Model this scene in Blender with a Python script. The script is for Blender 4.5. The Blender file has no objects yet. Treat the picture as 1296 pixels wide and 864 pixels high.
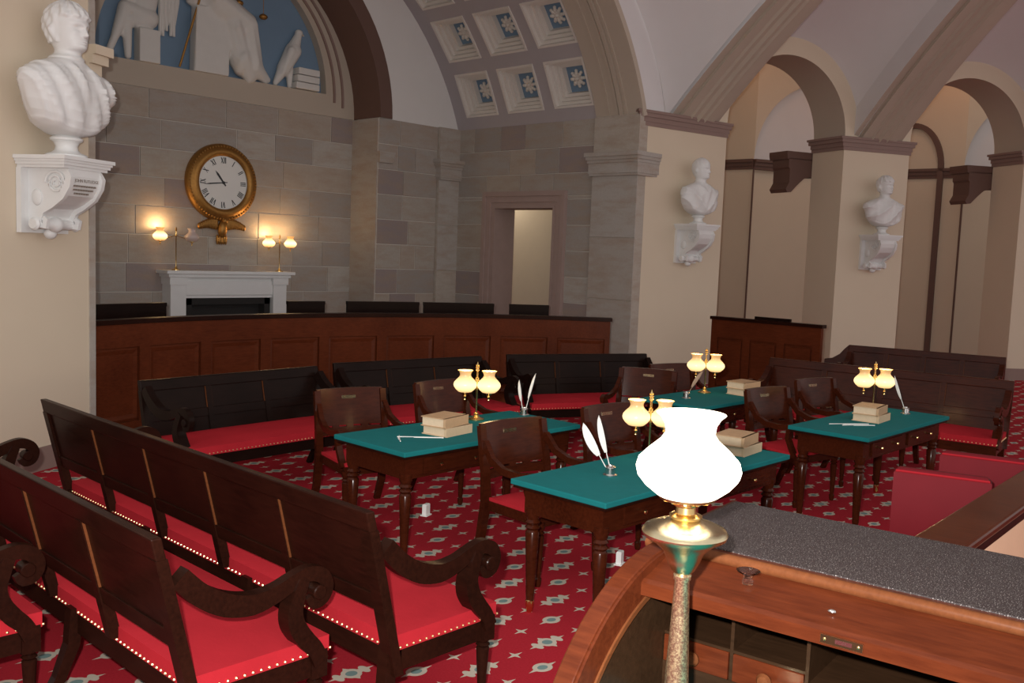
import bpy, math, random
from mathutils import Vector, Matrix
random.seed(7)
S = bpy.context.scene
COL = S.collection
PI = math.pi
sin, cos, rad = math.sin, math.cos, math.radians

# ------------------------------------------------------------------ camera
EYE = Vector((0, 0, 2.0))
HEAD, PITCH, ROLL, FPX = rad(46.5), rad(5.3), rad(2.2), 1200.0
_fh = Vector((sin(HEAD), cos(HEAD), 0)); _rt = Vector((cos(HEAD), -sin(HEAD), 0))
_fw = _fh*cos(PITCH) - Vector((0, 0, 1))*sin(PITCH); _up = _rt.cross(_fw)
_R = _rt*cos(ROLL) + _up*sin(ROLL); _U = -_rt*sin(ROLL) + _up*cos(ROLL)
cd = bpy.data.cameras.new('camera'); cd.sensor_width = 36.0; cd.lens = 36.0*FPX/1296.0
cd.clip_start = 0.05; cd.clip_end = 200
cam = bpy.data.objects.new('camera', cd); COL.objects.link(cam)
m = Matrix.Identity(4)
for i in range(3):
    m[i][0], m[i][1], m[i][2], m[i][3] = _R[i], _U[i], -_fw[i], EYE[i]
cam.matrix_world = m
S.camera = cam

# ------------------------------------------------------------------ world, flash, exposure
w = bpy.data.worlds.new('world'); S.world = w; w.use_nodes = True
bg = w.node_tree.nodes['Background']
bg.inputs[0].default_value = (1.0, 0.95, 0.93, 1); bg.inputs[1].default_value = 0.80
fl = bpy.data.lights.new('camera_flash', 'AREA'); fl.shape = 'RECTANGLE'; fl.size = 0.06; fl.size_y = 0.04
fl.energy = 205; fl.color = (1.0, 0.97, 0.93); fl.spread = rad(150)
flo = bpy.data.objects.new('camera_flash', fl); COL.objects.link(flo)
flm = m.copy(); fp = EYE - _R*0.11 + _U*0.12 + _fw*0.02
for i in range(3): flm[i][3] = fp[i]
flo.matrix_world = flm
S.view_settings.view_transform = 'Standard'; S.view_settings.look = 'None'
S.view_settings.exposure = 0.0; S.view_settings.gamma = 1.0; S.view_settings.use_curve_mapping = False

# ------------------------------------------------------------------ materials
class NT:
    def __init__(s, name):
        s.m = bpy.data.materials.new(name); s.m.use_nodes = True
        s.t = s.m.node_tree; s.b = s.t.nodes['Principled BSDF']
    def n(s, typ, **kw):
        x = s.t.nodes.new(typ)
        for k, v in kw.items(): setattr(x, k, v)
        return x
    def l(s, a, b): s.t.links.new(a, b)
    def math(s, op, a, b=None, c=None):
        x = s.n('ShaderNodeMath', operation=op)
        for i, v in enumerate((a, b, c)):
            if v is None: continue
            if hasattr(v, 'is_linked'): s.l(v, x.inputs[i])
            else: x.inputs[i].default_value = v
        return x.outputs[0]
    def mix(s, f, a, b):
        x = s.n('ShaderNodeMix', data_type='RGBA')
        for i, v in ((0, f), (6, a), (7, b)):
            if hasattr(v, 'is_linked'): s.l(v, x.inputs[i])
            elif i == 0: x.inputs[0].default_value = v
            else: x.inputs[i].default_value = (*v[:3], 1)
        return x.outputs[2]
    def coord(s, scale=(1, 1, 1), kind='Object'):
        tc = s.n('ShaderNodeTexCoord'); mp = s.n('ShaderNodeMapping')
        mp.inputs['Scale'].default_value = scale
        s.l(tc.outputs[kind], mp.inputs[0]); return mp.outputs[0]
    def noise(s, vec, scale, detail=4, rough=.55):
        x = s.n('ShaderNodeTexNoise'); x.inputs['Scale'].default_value = scale
        x.inputs['Detail'].default_value = detail; x.inputs['Roughness'].default_value = rough
        s.l(vec, x.inputs['Vector']); return x.outputs[0]
    def bump(s, h, strength=.2, dist=.01):
        x = s.n('ShaderNodeBump'); x.inputs['Strength'].default_value = strength; x.inputs['Distance'].default_value = dist
        s.l(h, x.inputs['Height']); s.l(x.outputs[0], s.b.inputs['Normal'])

def lin(r, g, b):
    f = lambda c: (c/255/12.92) if c/255 <= .04045 else ((c/255+.055)/1.055)**2.4
    return (f(r), f(g), f(b))

def mat(name, c, rough=.6, metal=0, var=.12, scale=6, bump=0, coat=0, bscale=None, spec=None):
    k = NT(name); v = k.coord()
    n = k.noise(v, scale)
    k.l(k.mix(n, tuple(x*(1-var) for x in c), tuple(min(1, x*(1+var)) for x in c)), k.b.inputs['Base Color'])
    k.b.inputs['Roughness'].default_value = rough; k.b.inputs['Metallic'].default_value = metal
    if coat: k.b.inputs['Coat Weight'].default_value = coat; k.b.inputs['Coat Roughness'].default_value = .12
    if spec is not None: k.b.inputs['Specular IOR Level'].default_value = spec
    if bump: k.bump(k.noise(v, bscale or scale*8, 3), bump)
    return k.m

def wood(name, c1, c2, rough=.35, scale=(9, 60, 60), coat=.06):
    k = NT(name); v = k.coord(scale)
    n = k.noise(v, 1.0, 6, .6); n2 = k.noise(k.coord((1.2, 1.2, 1.2)), 2.0, 3)
    f = k.math('MULTIPLY_ADD', n2, .5, k.math('MULTIPLY', n, .6))
    r = k.n('ShaderNodeMapRange'); r.inputs[1].default_value = .3; r.inputs[2].default_value = .75; k.l(f, r.inputs[0])
    k.l(k.mix(r.outputs[0], c1, c2), k.b.inputs['Base Color'])
    k.b.inputs['Roughness'].default_value = rough
    k.b.inputs['Coat Weight'].default_value = coat; k.b.inputs['Coat Roughness'].default_value = .15
    k.b.inputs['Specular IOR Level'].default_value = .07
    k.bump(n, .05, .003)
    return k.m

def stone(name, cs, rough=.85):
    k = NT(name); oi = k.n('ShaderNodeObjectInfo'); v = k.coord()
    rp = k.n('ShaderNodeValToRGB'); e = rp.color_ramp
    e.interpolation = 'CONSTANT'
    while len(e.elements) < len(cs): e.elements.new(.5)
    for i, c in enumerate(cs):
        e.elements[i].position = i/len(cs); e.elements[i].color = (*c, 1)
    k.l(oi.outputs['Random'], rp.inputs[0])
    vv = k.n('ShaderNodeVectorMath', operation='ADD'); k.l(v, vv.inputs[0])
    cmb = k.n('ShaderNodeCombineXYZ'); k.l(k.math('MULTIPLY', oi.outputs['Random'], 37.0), cmb.inputs[0]); k.l(cmb.outputs[0], vv.inputs[1])
    st = k.n('ShaderNodeMapping'); st.inputs['Scale'].default_value = (1.2, 1.2, 4.5); st.inputs['Rotation'].default_value = (0, .25, 0); k.l(vv.outputs[0], st.inputs[0])
    n = k.noise(st.outputs[0], 1.8, 5, .6)
    n2 = k.noise(vv.outputs[0], 30, 3)
    mr = k.n('ShaderNodeMapRange'); mr.inputs[1].default_value = .42; mr.inputs[2].default_value = .72; k.l(n, mr.inputs[0])
    c = k.mix(k.math('MULTIPLY', mr.outputs[0], .7), rp.outputs[0], (.37, .275, .20))
    c = k.mix(k.math('MULTIPLY', n2, .3), c, (.2, .18, .165))
    k.l(c, k.b.inputs['Base Color']); k.b.inputs['Roughness'].default_value = rough
    k.bump(n2, .25, .01)
    return k.m

def carpet():
    k = NT('carpet'); tc = k.n('ShaderNodeTexCoord'); sp = k.n('ShaderNodeSeparateXYZ'); k.l(tc.outputs['Object'], sp.inputs[0])
    PX, PY = .487, .371
    def cell(off):      # distance (metres) to nearest motif centre of this family
        ux = k.math('ADD', k.math('DIVIDE', k.math('SUBTRACT', sp.outputs[0], 3.375+off[0]*PX), PX), 100.5)
        uy = k.math('ADD', k.math('DIVIDE', k.math('SUBTRACT', sp.outputs[1], 3.285+off[1]*PY), PY), 100.5)
        fx = k.math('MULTIPLY', k.math('SUBTRACT', k.math('FRACT', ux), .5), PX)
        fy = k.math('MULTIPLY', k.math('SUBTRACT', k.math('FRACT', uy), .5), PY)
        return fx, fy, k.math('ABSOLUTE', fx), k.math('ABSOLUTE', fy)
    def ell(x, y, a, b): return k.math('LESS_THAN', k.math('ADD', k.math('POWER', k.math('DIVIDE', x, a), 2.0), k.math('POWER', k.math('DIVIDE', y, b), 2.0)), 1.0)
    def dia(x, y, a, b): return k.math('LESS_THAN', k.math('ADD', k.math('DIVIDE', x, a), k.math('DIVIDE', y, b)), 1.0)
    mx = lambda *a: a[0] if len(a) == 1 else k.math('MAXIMUM', a[0], mx(*a[1:]))
    # simple: disc with pointed ends along x
    fx, fy, ax, ay = cell((0, 0))
    s_out = mx(ell(fx, fy, .055, .045), dia(ax, ay, .1, .022)); s_in = ell(fx, fy, .03, .022)
    # ornate: serrated lozenge
    gx, gy, bx, by = cell((.5, .5))
    o_out = mx(dia(bx, by, .135, .03), dia(bx, by, .05, .07), ell(gx, gy, .05, .05), ell(k.math('SUBTRACT', bx, .075), gy, .022, .04)); o_in = ell(gx, gy, .03, .026)
    smalls = []
    for off in ((.5, 0), (0, .5)):
        hx, hy, cx, cy = cell(off); smalls += [dia(cx, cy, .055, .012), dia(cx, cy, .014, .042)]
    white = mx(s_out, o_out, *smalls); grey = mx(s_in, o_in)
    n = k.noise(tc.outputs['Object'], 90, 3)
    red = k.mix(n, (.27, .010, .018), (.44, .022, .036))
    c = k.mix(white, red, (.50, .44, .36)); c = k.mix(grey, c, (.16, .24, .23))
    k.l(c, k.b.inputs['Base Color']); k.b.inputs['Roughness'].default_value = .95; k.b.inputs['Specular IOR Level'].default_value = .1
    k.bump(k.noise(tc.outputs['Object'], 500, 2), .3, .004)
    return k.m

def glow(name, c, lo, hi, z0, z1, core=(1.0, .74, .36), body=(.5, .36, .2)):
    """lamp glass: gives off light, strongest at the flame's height (object z)."""
    k = NT(name); tc = k.n('ShaderNodeTexCoord'); sp = k.n('ShaderNodeSeparateXYZ'); k.l(tc.outputs['Object'], sp.inputs[0])
    mid, half = (z0+z1)/2, (z1-z0)/2
    d = k.math('ABSOLUTE', k.math('DIVIDE', k.math('SUBTRACT', sp.outputs[2], mid), half))
    f = k.math('SUBTRACT', 1.0, k.math('MINIMUM', k.math('POWER', d, 1.6), 1.0))
    k.l(k.math('MULTIPLY_ADD', f, hi-lo, lo), k.b.inputs['Emission Strength'])
    k.l(k.mix(f, tuple(c), core), k.b.inputs['Emission Color'])
    k.b.inputs['Base Color'].default_value = (*body, 1); k.b.inputs['Roughness'].default_value = .25
    return k.m

M = {}
M['carpet'] = carpet()
M['plaster'] = mat('plaster', (.68, .665, .665), .9, var=.03, scale=3)
M['tymp'] = mat('tympanum_plaster', (.70, .685, .67), .9, var=.03, scale=3)
M['beige'] = mat('beige_paint', (.66, .56, .43), .85, var=.03, scale=2)
M['tan'] = mat('tan_paint', (.47, .40, .325), .85, var=.04, scale=2)
M['cream'] = mat('cream_paint', (.62, .53, .41), .85, var=.03)
M['lilac'] = mat('lilac_paint', (.40, .365, .375), .88, var=.03)
M['coffer'] = mat('coffer_paint', (.66, .62, .57), .8, var=.03)
M['brown'] = mat('brown_paint', (.135, .075, .058), .7, var=.06)
M['brownmauve'] = mat('mauve_brown_paint', (.26, .175, .15), .7, var=.06)
M['blue'] = mat('blue_paint', (.16, .245, .345), .85, var=.08, scale=3)
M['marble'] = mat('white_marble', (.74, .745, .74), .45, var=.05, scale=7, spec=.4)
M['plasterfig'] = mat('white_plaster_figure', (.66, .645, .61), .75, var=.05, scale=9, bump=.1)
M['mortar'] = mat('mortar', (.60, .56, .51), .95, var=.1)
M['stone'] = stone('ashlar_sandstone', [(.37, .335, .30), (.43, .39, .34), (.34, .31, .285), (.43, .37, .31), (.39, .36, .33), (.30, .245, .235), (.46, .43, .39), (.40, .355, .315)])
M['stonepil'] = stone('pilaster_sandstone', [(.46, .43, .395), (.44, .40, .36), (.48, .43, .37)])
M['mauvestone'] = mat('mauve_stone', (.36, .265, .235), .85, var=.1, bump=.2)
M['mahog'] = wood('dark_mahogany', (.008, .0028, .0018), (.026, .0075, .0042), .34)
M['ebon'] = wood('black_stained_wood', (.006, .003, .0022), (.014, .006, .0045), .32, coat=.03)
M['screen'] = wood('red_mahogany', (.060, .0125, .005), (.125, .029, .0105), .4)
M['chairwood'] = wood('chair_mahogany', (.020, .004, .0017), (.062, .0125, .0045), .24, coat=.2)
M['deskwood'] = wood('desk_mahogany', (.040, .0075, .003), (.115, .025, .0085), .30, (60, 7, 60), .2)
M['deskdark'] = wood('desk_inner_wood', (.016, .008, .004), (.042, .020, .010), .3, (60, 7, 60), .2)
M['edgewood'] = wood('lighter_edge_wood', (.085, .026, .010), (.15, .05, .018), .4)  # lighter red-brown wood tone for beads, mouldings and knobs
M['velvet'] = mat('red_velvet', (.40, .019, .028), .9, var=.15, scale=5, bump=.08, spec=.08)
M['velvet2'] = mat('deep_red_leather', (.17, .012, .018), .7, var=.1, scale=5, spec=.15)
M['baize'] = mat('teal_baize', (.008, .150, .155), .9, var=.12, scale=14, bump=.06, spec=.15)
M['brass'] = mat('brass', (.78, .56, .24), .22, 1.0, var=.08)
M['nailbrass'] = mat('nail_brass', (.80, .60, .32), .38, 1.0, var=.05)
k = NT('mottled_brass'); _n = k.noise(k.coord(), 170, 2, .7)
_r = k.n('ShaderNodeMapRange'); _r.inputs[1].default_value = .42; _r.inputs[2].default_value = .6; k.l(_n, _r.inputs[0])
k.l(k.mix(_r.outputs[0], (.42, .27, .18), (.80, .68, .40)), k.b.inputs['Base Color']); k.b.inputs['Metallic'].default_value = .9; k.b.inputs['Roughness'].default_value = .3
k.bump(_n, .25, .003); M['mottled'] = k.m
M['oldbrass'] = mat('lacquered_brass', (.72, .62, .40), .22, 1.0, var=.12, scale=40, bump=.1)
M['gold'] = mat('gilding', (.36, .18, .045), .42, .75, var=.3, scale=30, bump=.25)
M['face'] = mat('clock_face', (.80, .79, .75), .5, var=.02)
M['black'] = mat('black_enamel', (.012, .012, .014), .4, var=.1)
M['soot'] = mat('dark_firebox', (.02, .018, .017), .9, var=.2)
M['feather'] = mat('white_feather', (.80, .79, .75), .8, var=.06, scale=40)
M['brownfeather'] = mat('tan_feather', (.40, .27, .18), .8, var=.1, scale=40)
M['silver'] = mat('polished_pewter', (.75, .74, .72), .18, 1.0, var=.05)
M['leather'] = mat('tan_book_leather', (.50, .32, .18), .65, var=.15, scale=20, bump=.1)
M['leather2'] = mat('pale_book_leather', (.60, .44, .28), .65, var=.15, scale=20, bump=.1)
M['pages'] = mat('book_pages', (.66, .52, .36), .9, var=.1, scale=60)
k = NT('dusty_leather'); _v = k.coord(); _n = k.noise(_v, 300, 2, .6)
_r = k.n('ShaderNodeMapRange'); _r.inputs[1].default_value = .60; _r.inputs[2].default_value = .66; k.l(_n, _r.inputs[0])
k.l(k.mix(_r.outputs[0], (.026, .017, .017), (.42, .38, .36)), k.b.inputs['Base Color']); k.b.inputs['Roughness'].default_value = .55; k.bump(_n, .3, .002); M['desktop'] = k.m
M['pleat'] = mat('pleated_fabric', (.50, .30, .20), .85, var=.05)
M['white'] = mat('white_plastic', (.85, .85, .83), .5, var=.03)
M['inkink'] = mat('carved_lettering', (.22, .18, .15), .9, var=.05)
gl = NT('clear_glass'); gl.b.inputs['Transmission Weight'].default_value = 1; gl.b.inputs['Roughness'].default_value = .03; gl.b.inputs['IOR'].default_value = 1.45
_gn = gl.noise(gl.coord(), 5); gl.l(gl.mix(_gn, (.93, .96, .95), (.98, .99, .98)), gl.b.inputs['Base Color'])
M['glass'] = gl.m
M['shade'] = glow('lit_amber_glass', (1.0, .50, .15), .42, 1.5, -.02, .13)
M['mshade'] = glow('lit_amber_globe', (1.0, .42, .10), .7, 2.4, .0, .15)
M['bigshade'] = glow('lit_white_glass', (1.0, .86, .66), 2.2, 5.0, -.05, .25, (1.0, .9, .75), (.85, .8, .7))
M['offshade'] = mat('unlit_frosted_glass', (.62, .5, .46), .3, var=.05)

# ------------------------------------------------------------------ mesh builder
class MB:
    def __init__(s): s.v = []; s.f = []
    def add(s, vs, fs):
        o = len(s.v); s.v += [tuple(p) for p in vs]; s.f += [tuple(i+o for i in f) for f in fs]; return s
    def box(s, c, d, rz=0, ch=0):
        x, y, z = d[0]/2, d[1]/2, d[2]/2
        if ch <= 0:
            vs = [(a*x, b*y, e*z) for a in (-1, 1) for b in (-1, 1) for e in (-1, 1)]
            fs = [(0, 1, 3, 2), (4, 6, 7, 5), (0, 4, 5, 1), (2, 3, 7, 6), (0, 2, 6, 4), (1, 5, 7, 3)]
        else:
            vs = []; fs = []
            h = ch
            vs = []
            def ring(zz, ins): return [(sx*(x-ins)+0, sy*(y-ins), zz) for sx, sy in ((-1, -1), (1, -1), (1, 1), (-1, 1))]
            vs = ring(-z, h)+ring(-z+h, 0)+ring(z-h, 0)+ring(z, h)
            fs = [(3, 2, 1, 0), (12, 13, 14, 15)]
            for k in range(3):
                for i in range(4): fs.append((k*4+i, k*4+(i+1) % 4, k*4+4+(i+1) % 4, k*4+4+i))
        if rz:
            ca, sa = cos(rz), sin(rz); vs = [(p[0]*ca-p[1]*sa, p[0]*sa+p[1]*ca, p[2]) for p in vs]
        return s.add([(p[0]+c[0], p[1]+c[1], p[2]+c[2]) for p in vs], fs)
    def bb(s, x0, x1, y0, y1, z0, z1, ch=0): return s.box(((x0+x1)/2, (y0+y1)/2, (z0+z1)/2), (abs(x1-x0), abs(y1-y0), abs(z1-z0)), 0, ch)
    def prism(s, poly, fn0, fn1):
        """poly of 2-tuples; fn0/fn1 map (a,b) to 3D for both caps"""
        n = len(poly); vs = [fn0(*p) for p in poly]+[fn1(*p) for p in poly]
        fs = [tuple(range(n))[::-1], tuple(range(n, 2*n))]+[(i, (i+1) % n, n+(i+1) % n, n+i) for i in range(n)]
        return s.add(vs, fs)
    def strip(s, A, B):
        """quads between two equally long point rows"""
        n = len(A); return s.add(list(A)+list(B), [(i, i+1, n+i+1, n+i) for i in range(n-1)])
    def grid(s, rows, close=False):
        n = len(rows[0]); vs = [p for r in rows for p in r]; fs = []
        for j in range(len(rows)-1):
            for i in range(n if close else n-1):
                fs.append((j*n+i, j*n+(i+1) % n, (j+1)*n+(i+1) % n, (j+1)*n+i))
        return s.add(vs, fs)
    def lathe(s, prof, c=(0, 0, 0), n=20, axis='z', cap=True):
        vs = []; k = len(prof)
        for r, z in prof:
            for i in range(n):
                a = 2*PI*i/n; p = (r*cos(a), r*sin(a), z)
                if axis == 'x': p = (p[2], p[0], p[1])
                if axis == 'y': p = (p[0], p[2], p[1])
                vs.append((p[0]+c[0], p[1]+c[1], p[2]+c[2]))
        fs = [(j*n+i, j*n+(i+1) % n, (j+1)*n+(i+1) % n, (j+1)*n+i) for j in range(k-1) for i in range(n)]
        if cap: fs += [tuple(range(n))[::-1], tuple(range((k-1)*n, k*n))]
        return s.add(vs, fs)
    def tube(s, path, r, n=8, sec=None, up=(0, 0, 1)):
        """sweep; r number or list; sec=(w,h) rectangular half sizes: w along 'side', h in bending plane"""
        P = [Vector(p) for p in path]; rows = []
        for i, p in enumerate(P):
            t = (P[min(i+1, len(P)-1)]-P[max(i-1, 0)]).normalized()
            u = Vector(up)
            if abs(t.dot(u)) > .95: u = Vector((1, 0, 0)) if abs(t.x) < .9 else Vector((0, 1, 0))
            side = t.cross(u).normalized(); nn = side.cross(t).normalized()
            rr = r[i] if isinstance(r, (list, tuple)) else r
            if sec:
                w, h = sec; k = rr
                rows.append([tuple(p+side*a*w*k+nn*b*h*k) for a, b in ((-1, -1), (1, -1), (1, 1), (-1, 1))])
            else: rows.append([tuple(p+side*cos(2*PI*j/n)*rr+nn*sin(2*PI*j/n)*rr) for j in range(n)])
        n2 = len(rows[0]); o = len(s.v); s.grid(rows, True)
        s.f.append(tuple(o+i for i in range(n2))[::-1]); s.f.append(tuple(o+(len(rows)-1)*n2+i for i in range(n2)))
        return s
    def ell(s, c, r, nu=12, nv=8):
        prof = [(sin(PI*j/nv), -cos(PI*j/nv)) for j in range(nv+1)]; vs = []
        for q, z in prof:
            for i in range(nu): vs.append((c[0]+r[0]*q*cos(2*PI*i/nu), c[1]+r[1]*q*sin(2*PI*i/nu), c[2]+r[2]*z))
        fs = [(j*nu+i, j*nu+(i+1) % nu, (j+1)*nu+(i+1) % nu, (j+1)*nu+i) for j in range(nv) for i in range(nu)]
        return s.add(vs, fs)
    def xf(s, fn): s.v = [tuple(fn(*p)) for p in s.v]; return s
    def build(s, name, mt, parent=None, smooth=False, bevel=0, autosm=None):
        me = bpy.data.meshes.new(name); me.from_pydata(s.v, [], s.f)
        me.materials.append(M[mt] if isinstance(mt, str) else mt)
        o = bpy.data.objects.new(name, me); COL.objects.link(o)
        if parent is not None: o.parent = parent
        import bmesh
        b = bmesh.new(); b.from_mesh(me); bmesh.ops.remove_doubles(b, verts=b.verts, dist=1e-6)
        bmesh.ops.recalc_face_normals(b, faces=b.faces); b.to_mesh(me); b.free()
        if smooth:
            me.polygons.foreach_set('use_smooth', [True]*len(me.polygons))
            ang = rad(autosm if autosm else 40)
            me.update()
            if hasattr(me, 'set_sharp_from_angle'): me.set_sharp_from_angle(angle=ang)
        if bevel:
            bv = o.modifiers.new('bevel', 'BEVEL'); bv.width = bevel; bv.segments = 2; bv.limit_method = 'ANGLE'
        return o

def tag(o, label=None, cat=None, group=None, kind=None):
    if label: o['label'] = label
    if cat: o['category'] = cat
    if group: o['group'] = group
    if kind: o['kind'] = kind
    return o
def thing(name, label, cat, loc=(0, 0, 0), rz=0, group=None):
    o = bpy.data.objects.new(name, None); COL.objects.link(o); o.empty_display_size = .1
    o.location = loc; o.rotation_euler = (0, 0, rz); return tag(o, label, cat, group)
def structure(name, mb, mt, label, cat, **kw):
    return tag(mb.build(name, mt, None, **kw), label, cat, kind='structure')
def dup(root, loc, rz, label=None, group=None):
    r = root.copy(); COL.objects.link(r); r.location = loc; r.rotation_euler = (0, 0, rz)
    if label: r['label'] = label
    if group: r['group'] = group
    for ch in list(root.children):
        c = ch.copy(); COL.objects.link(c); c.parent = r
        for g in ch.children:
            d = g.copy(); COL.objects.link(d); d.parent = c
    return r

# ================================================================== SETTING
structure('floor', MB().bb(-8, 30, -10, 20, -.1, 0), 'carpet', 'red carpet patterned with pale medallions', 'floor')

ZS = 4.15                       # spring line of all vaults
YC, YF = 13.36, 12.65           # clock wall (recessed) and its front plane
XC = 7.46                       # axis of the clock bay
RA = 2.48                       # radius of the lunette arch
XD = 11.73                      # door wall
VC, VR = 2.70, 4.50             # segmental vault: centre height and radius
def vz(x): return VC+math.sqrt(max(0, VR*VR-(x-XC)**2))

def ashlar(parent, org, ud, nd, length, z0, z1, course=.415, holes=(), mt='stone', lmin=.55, lmax=1.25, th=.013, first=0):
    """dressed blocks, one object each, standing proud of a mortar backing"""
    U, N = Vector(ud), Vector(nd); zs = {z0, z1}
    z = z1
    while z > z0+.1: zs.add(round(z, 4)); z -= course
    for h in holes:
        for q in (h[2], h[3]):
            if z0 < q < z1: zs.add(q)
    zs = sorted(zs); g = .006; ch = .004
    for za, zb in zip(zs[:-1], zs[1:]):
        if zb-za < .03: continue
        segs = [(0, length)]
        for h in holes:
            if h[2] < zb-.001 and h[3] > za+.001:
                ns = []
                for a, b in segs:
                    if h[1] <= a or h[0] >= b: ns.append((a, b)); continue
                    if h[0] > a: ns.append((a, h[0]))
                    if h[1] < b: ns.append((h[1], b))
                segs = ns
        for a, b in segs:
            p = a
            while p < b-.02:
                q = p+random.uniform(lmin, lmax)
                if b-q < .35: q = b
                L, Hh = (q-p)/2-g, (zb-za)/2-g
                if L < .01 or Hh < .01: p = q; continue
                c = Vector(org)+U*((p+q)/2)+Vector((0, 0, (za+zb)/2))
                t2 = th+random.uniform(-.002, .004)
                vs = []
                for (l, hh, d) in ((L, Hh, 0), (L, Hh, t2-ch), (L-ch, Hh-ch, t2)):
                    for sx, sz in ((-1, -1), (1, -1), (1, 1), (-1, 1)):
                        vs.append(tuple(U*sx*l+N*d+Vector((0, 0, sz*hh))))
                fs = [(8, 9, 10, 11)]
                for k in range(2):
                    for i in range(4): fs.append((k*4+i, k*4+(i+1) % 4, k*4+4+(i+1) % 4, k*4+4+i))
                o = MB().add(vs, fs).build('stone_block', mt, parent); o.location = c
                p = q

def arcpts(cx, cz, r, a0, a1, n): return [(cx+r*cos(a0+(a1-a0)*i/n), cz+r*sin(a0+(a1-a0)*i/n)) for i in range(n+1)]

# ---- clock wall
wb = structure('wall_back', MB().bb(XC-RA-.0, XC+RA, YC, YC+.3, 0, ZS), 'mortar', 'recessed sandstone wall carrying the round gilt clock', 'wall')
T = .05
ashlar(wb, (XC-RA, YC, 0), (1, 0, 0), (0, -1, 0), 2*RA, 0, ZS-.002)
# mauve patches of stone beside the clock are ordinary blocks; returns (reveals) of the recess
for sx, nx in ((XC+RA, -1), (XC-RA, 1)):
    ashlar(wb, (sx, YF-.0, 0), (0, 1, 0), (nx, 0, 0), YC-YF, 0, ZS-.002, course=4.6, mt='stonepil', lmin=2, lmax=3)
wf = structure('wall_back_front', MB().bb(XC+RA+.001, XD+.3, YF, YF+.6, 0, ZS).bb(3.2, XC-RA-.001, YF, YF+.6, 0, ZS), 'mortar', 'sandstone wall front flanking the clock recess', 'wall')
ashlar(wf, (XC+RA, YF, 0), (1, 0, 0), (0, -1, 0), XD-XC-RA-.49, 0, ZS-.002, lmin=.3, lmax=.75)
ashlar(wf, (3.5, YF, 0), (1, 0, 0), (0, -1, 0), XC-RA-3.5, 0, ZS-.002)
ashlar(wf, (XD-.49, YF-.06, 0), (1, 0, 0), (0, -1, 0), .49, 0, 3.25, course=.8, mt='stonepil', lmin=2, lmax=3)
ashlar(wf, (XD-.49, YF-.06, 0), (1, 0, 0), (0, -1, 0), .49, 3.58, ZS, course=.8, mt='stonepil', lmin=2, lmax=3)
MB().bb(XD-.49, XD, YF-.06, YF+.1, 0, ZS).build('pilaster_core', 'stonepil', wf)
def capital(par, x0, x1, y0, y1, z0=3.24, z1=3.59, fx=(1, 1), fy=(1, 1)):
    b = MB(); H = z1-z0
    for a, e, o in ((0, .10, .015), (.10, .16, .035), (.16, .55, .03), (.55, .68, .05), (.68, .82, .075), (.82, 1.0, .1)):
        b.bb(x0-o*fx[0], x1+o*fx[1], y0-o*fy[0], y1+o*fy[1], z0+H*a, z0+H*e)
    return b.build('capital', 'stonepil', par)
capital(wf, XD-.49, XD-.0, YF-.11, YF, fx=(1, 0), fy=(1, 0))
capital(wf, XC+RA, XC+RA+.28, YF-.055, YF+.3, z0=3.42, z1=3.6, fx=(.35, .2), fy=(.3, 0))

# lunette: beige field with an arched opening, blue ground set back
NA = 40
lun_c, lun_r = 4.50, 1.90
outer = arcpts(XC, ZS, RA, 0, PI, NA); inner = arcpts(XC, lun_c, lun_r, 0, PI, NA)
b = MB(); yl = YC-.03
b.strip([(x, yl, z) for x, z in outer], [(x, yl, z) for x, z in inner])
b.add([(XC-RA, yl, ZS), (XC+RA, yl, ZS), (XC+lun_r, yl, lun_c), (XC-lun_r, yl, lun_c)], [(0, 1, 2, 3)])
b.strip([(x, yl, z) for x, z in inner], [(x, YC+.16, z) for x, z in inner])
b.bb(XC-lun_r, XC+lun_r, yl+.006, YC+.16, lun_c-.04, lun_c-.001)
b.bb(XC-RA+.01, XC+RA-.01, yl+.003, YC+.05, ZS-.001, ZS+.03)
b.build('lunette_field', 'tan', wb)
pb = [(XC-lun_r, lun_c)]+arcpts(XC, lun_c, lun_r, PI, 0, NA)[1:-1]+[(XC+lun_r, lun_c)]
MB().prism(pb, lambda x, z: (x, YC+.12, z), lambda x, z: (x, YC+.2, z)).build('lunette_ground', 'blue', wb)
for r, c in ((2.06, 4.42), (2.23, 4.36)):
    b = MB(); b.tube([(x, yl-.008, z) for x, z in arcpts(XC, c, r, -.02, PI+.02, 48)], 1, sec=(.018, .022), up=(0, 1, 0)); b.build('archivolt_moulding', 'brownmauve', wb)
# brown soffit and front ring of the recess arch
b = MB(); A = arcpts(XC, ZS, RA, 0, PI, NA); B = arcpts(XC, ZS, RA+.25, 0, PI, NA)
b.strip([(x, YF-.04, z) for x, z in A], [(x, yl, z) for x, z in A])
b.strip([(x, YF-.04, z) for x, z in A], [(x, YF-.04, z) for x, z in B]); b.strip([(x, YF-.04, z) for x, z in B], [(x, YF, z) for x, z in B])
b.build('recess_arch', 'brown', wb, smooth=True)
# white tympanum between ring and vault
top = []; n = NA
a1 = math.acos((XD-XC)/VR)
V = arcpts(XC, VC, VR+.02, a1, PI-a1, n)
b = MB(); b.strip([(x, YF-.005, z) for x, z in arcpts(XC, ZS, RA+.24, 0, PI, n)], [(x, YF-.005, z) for x, z in V]); b.build('tympanum', 'tymp', wf)

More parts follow.
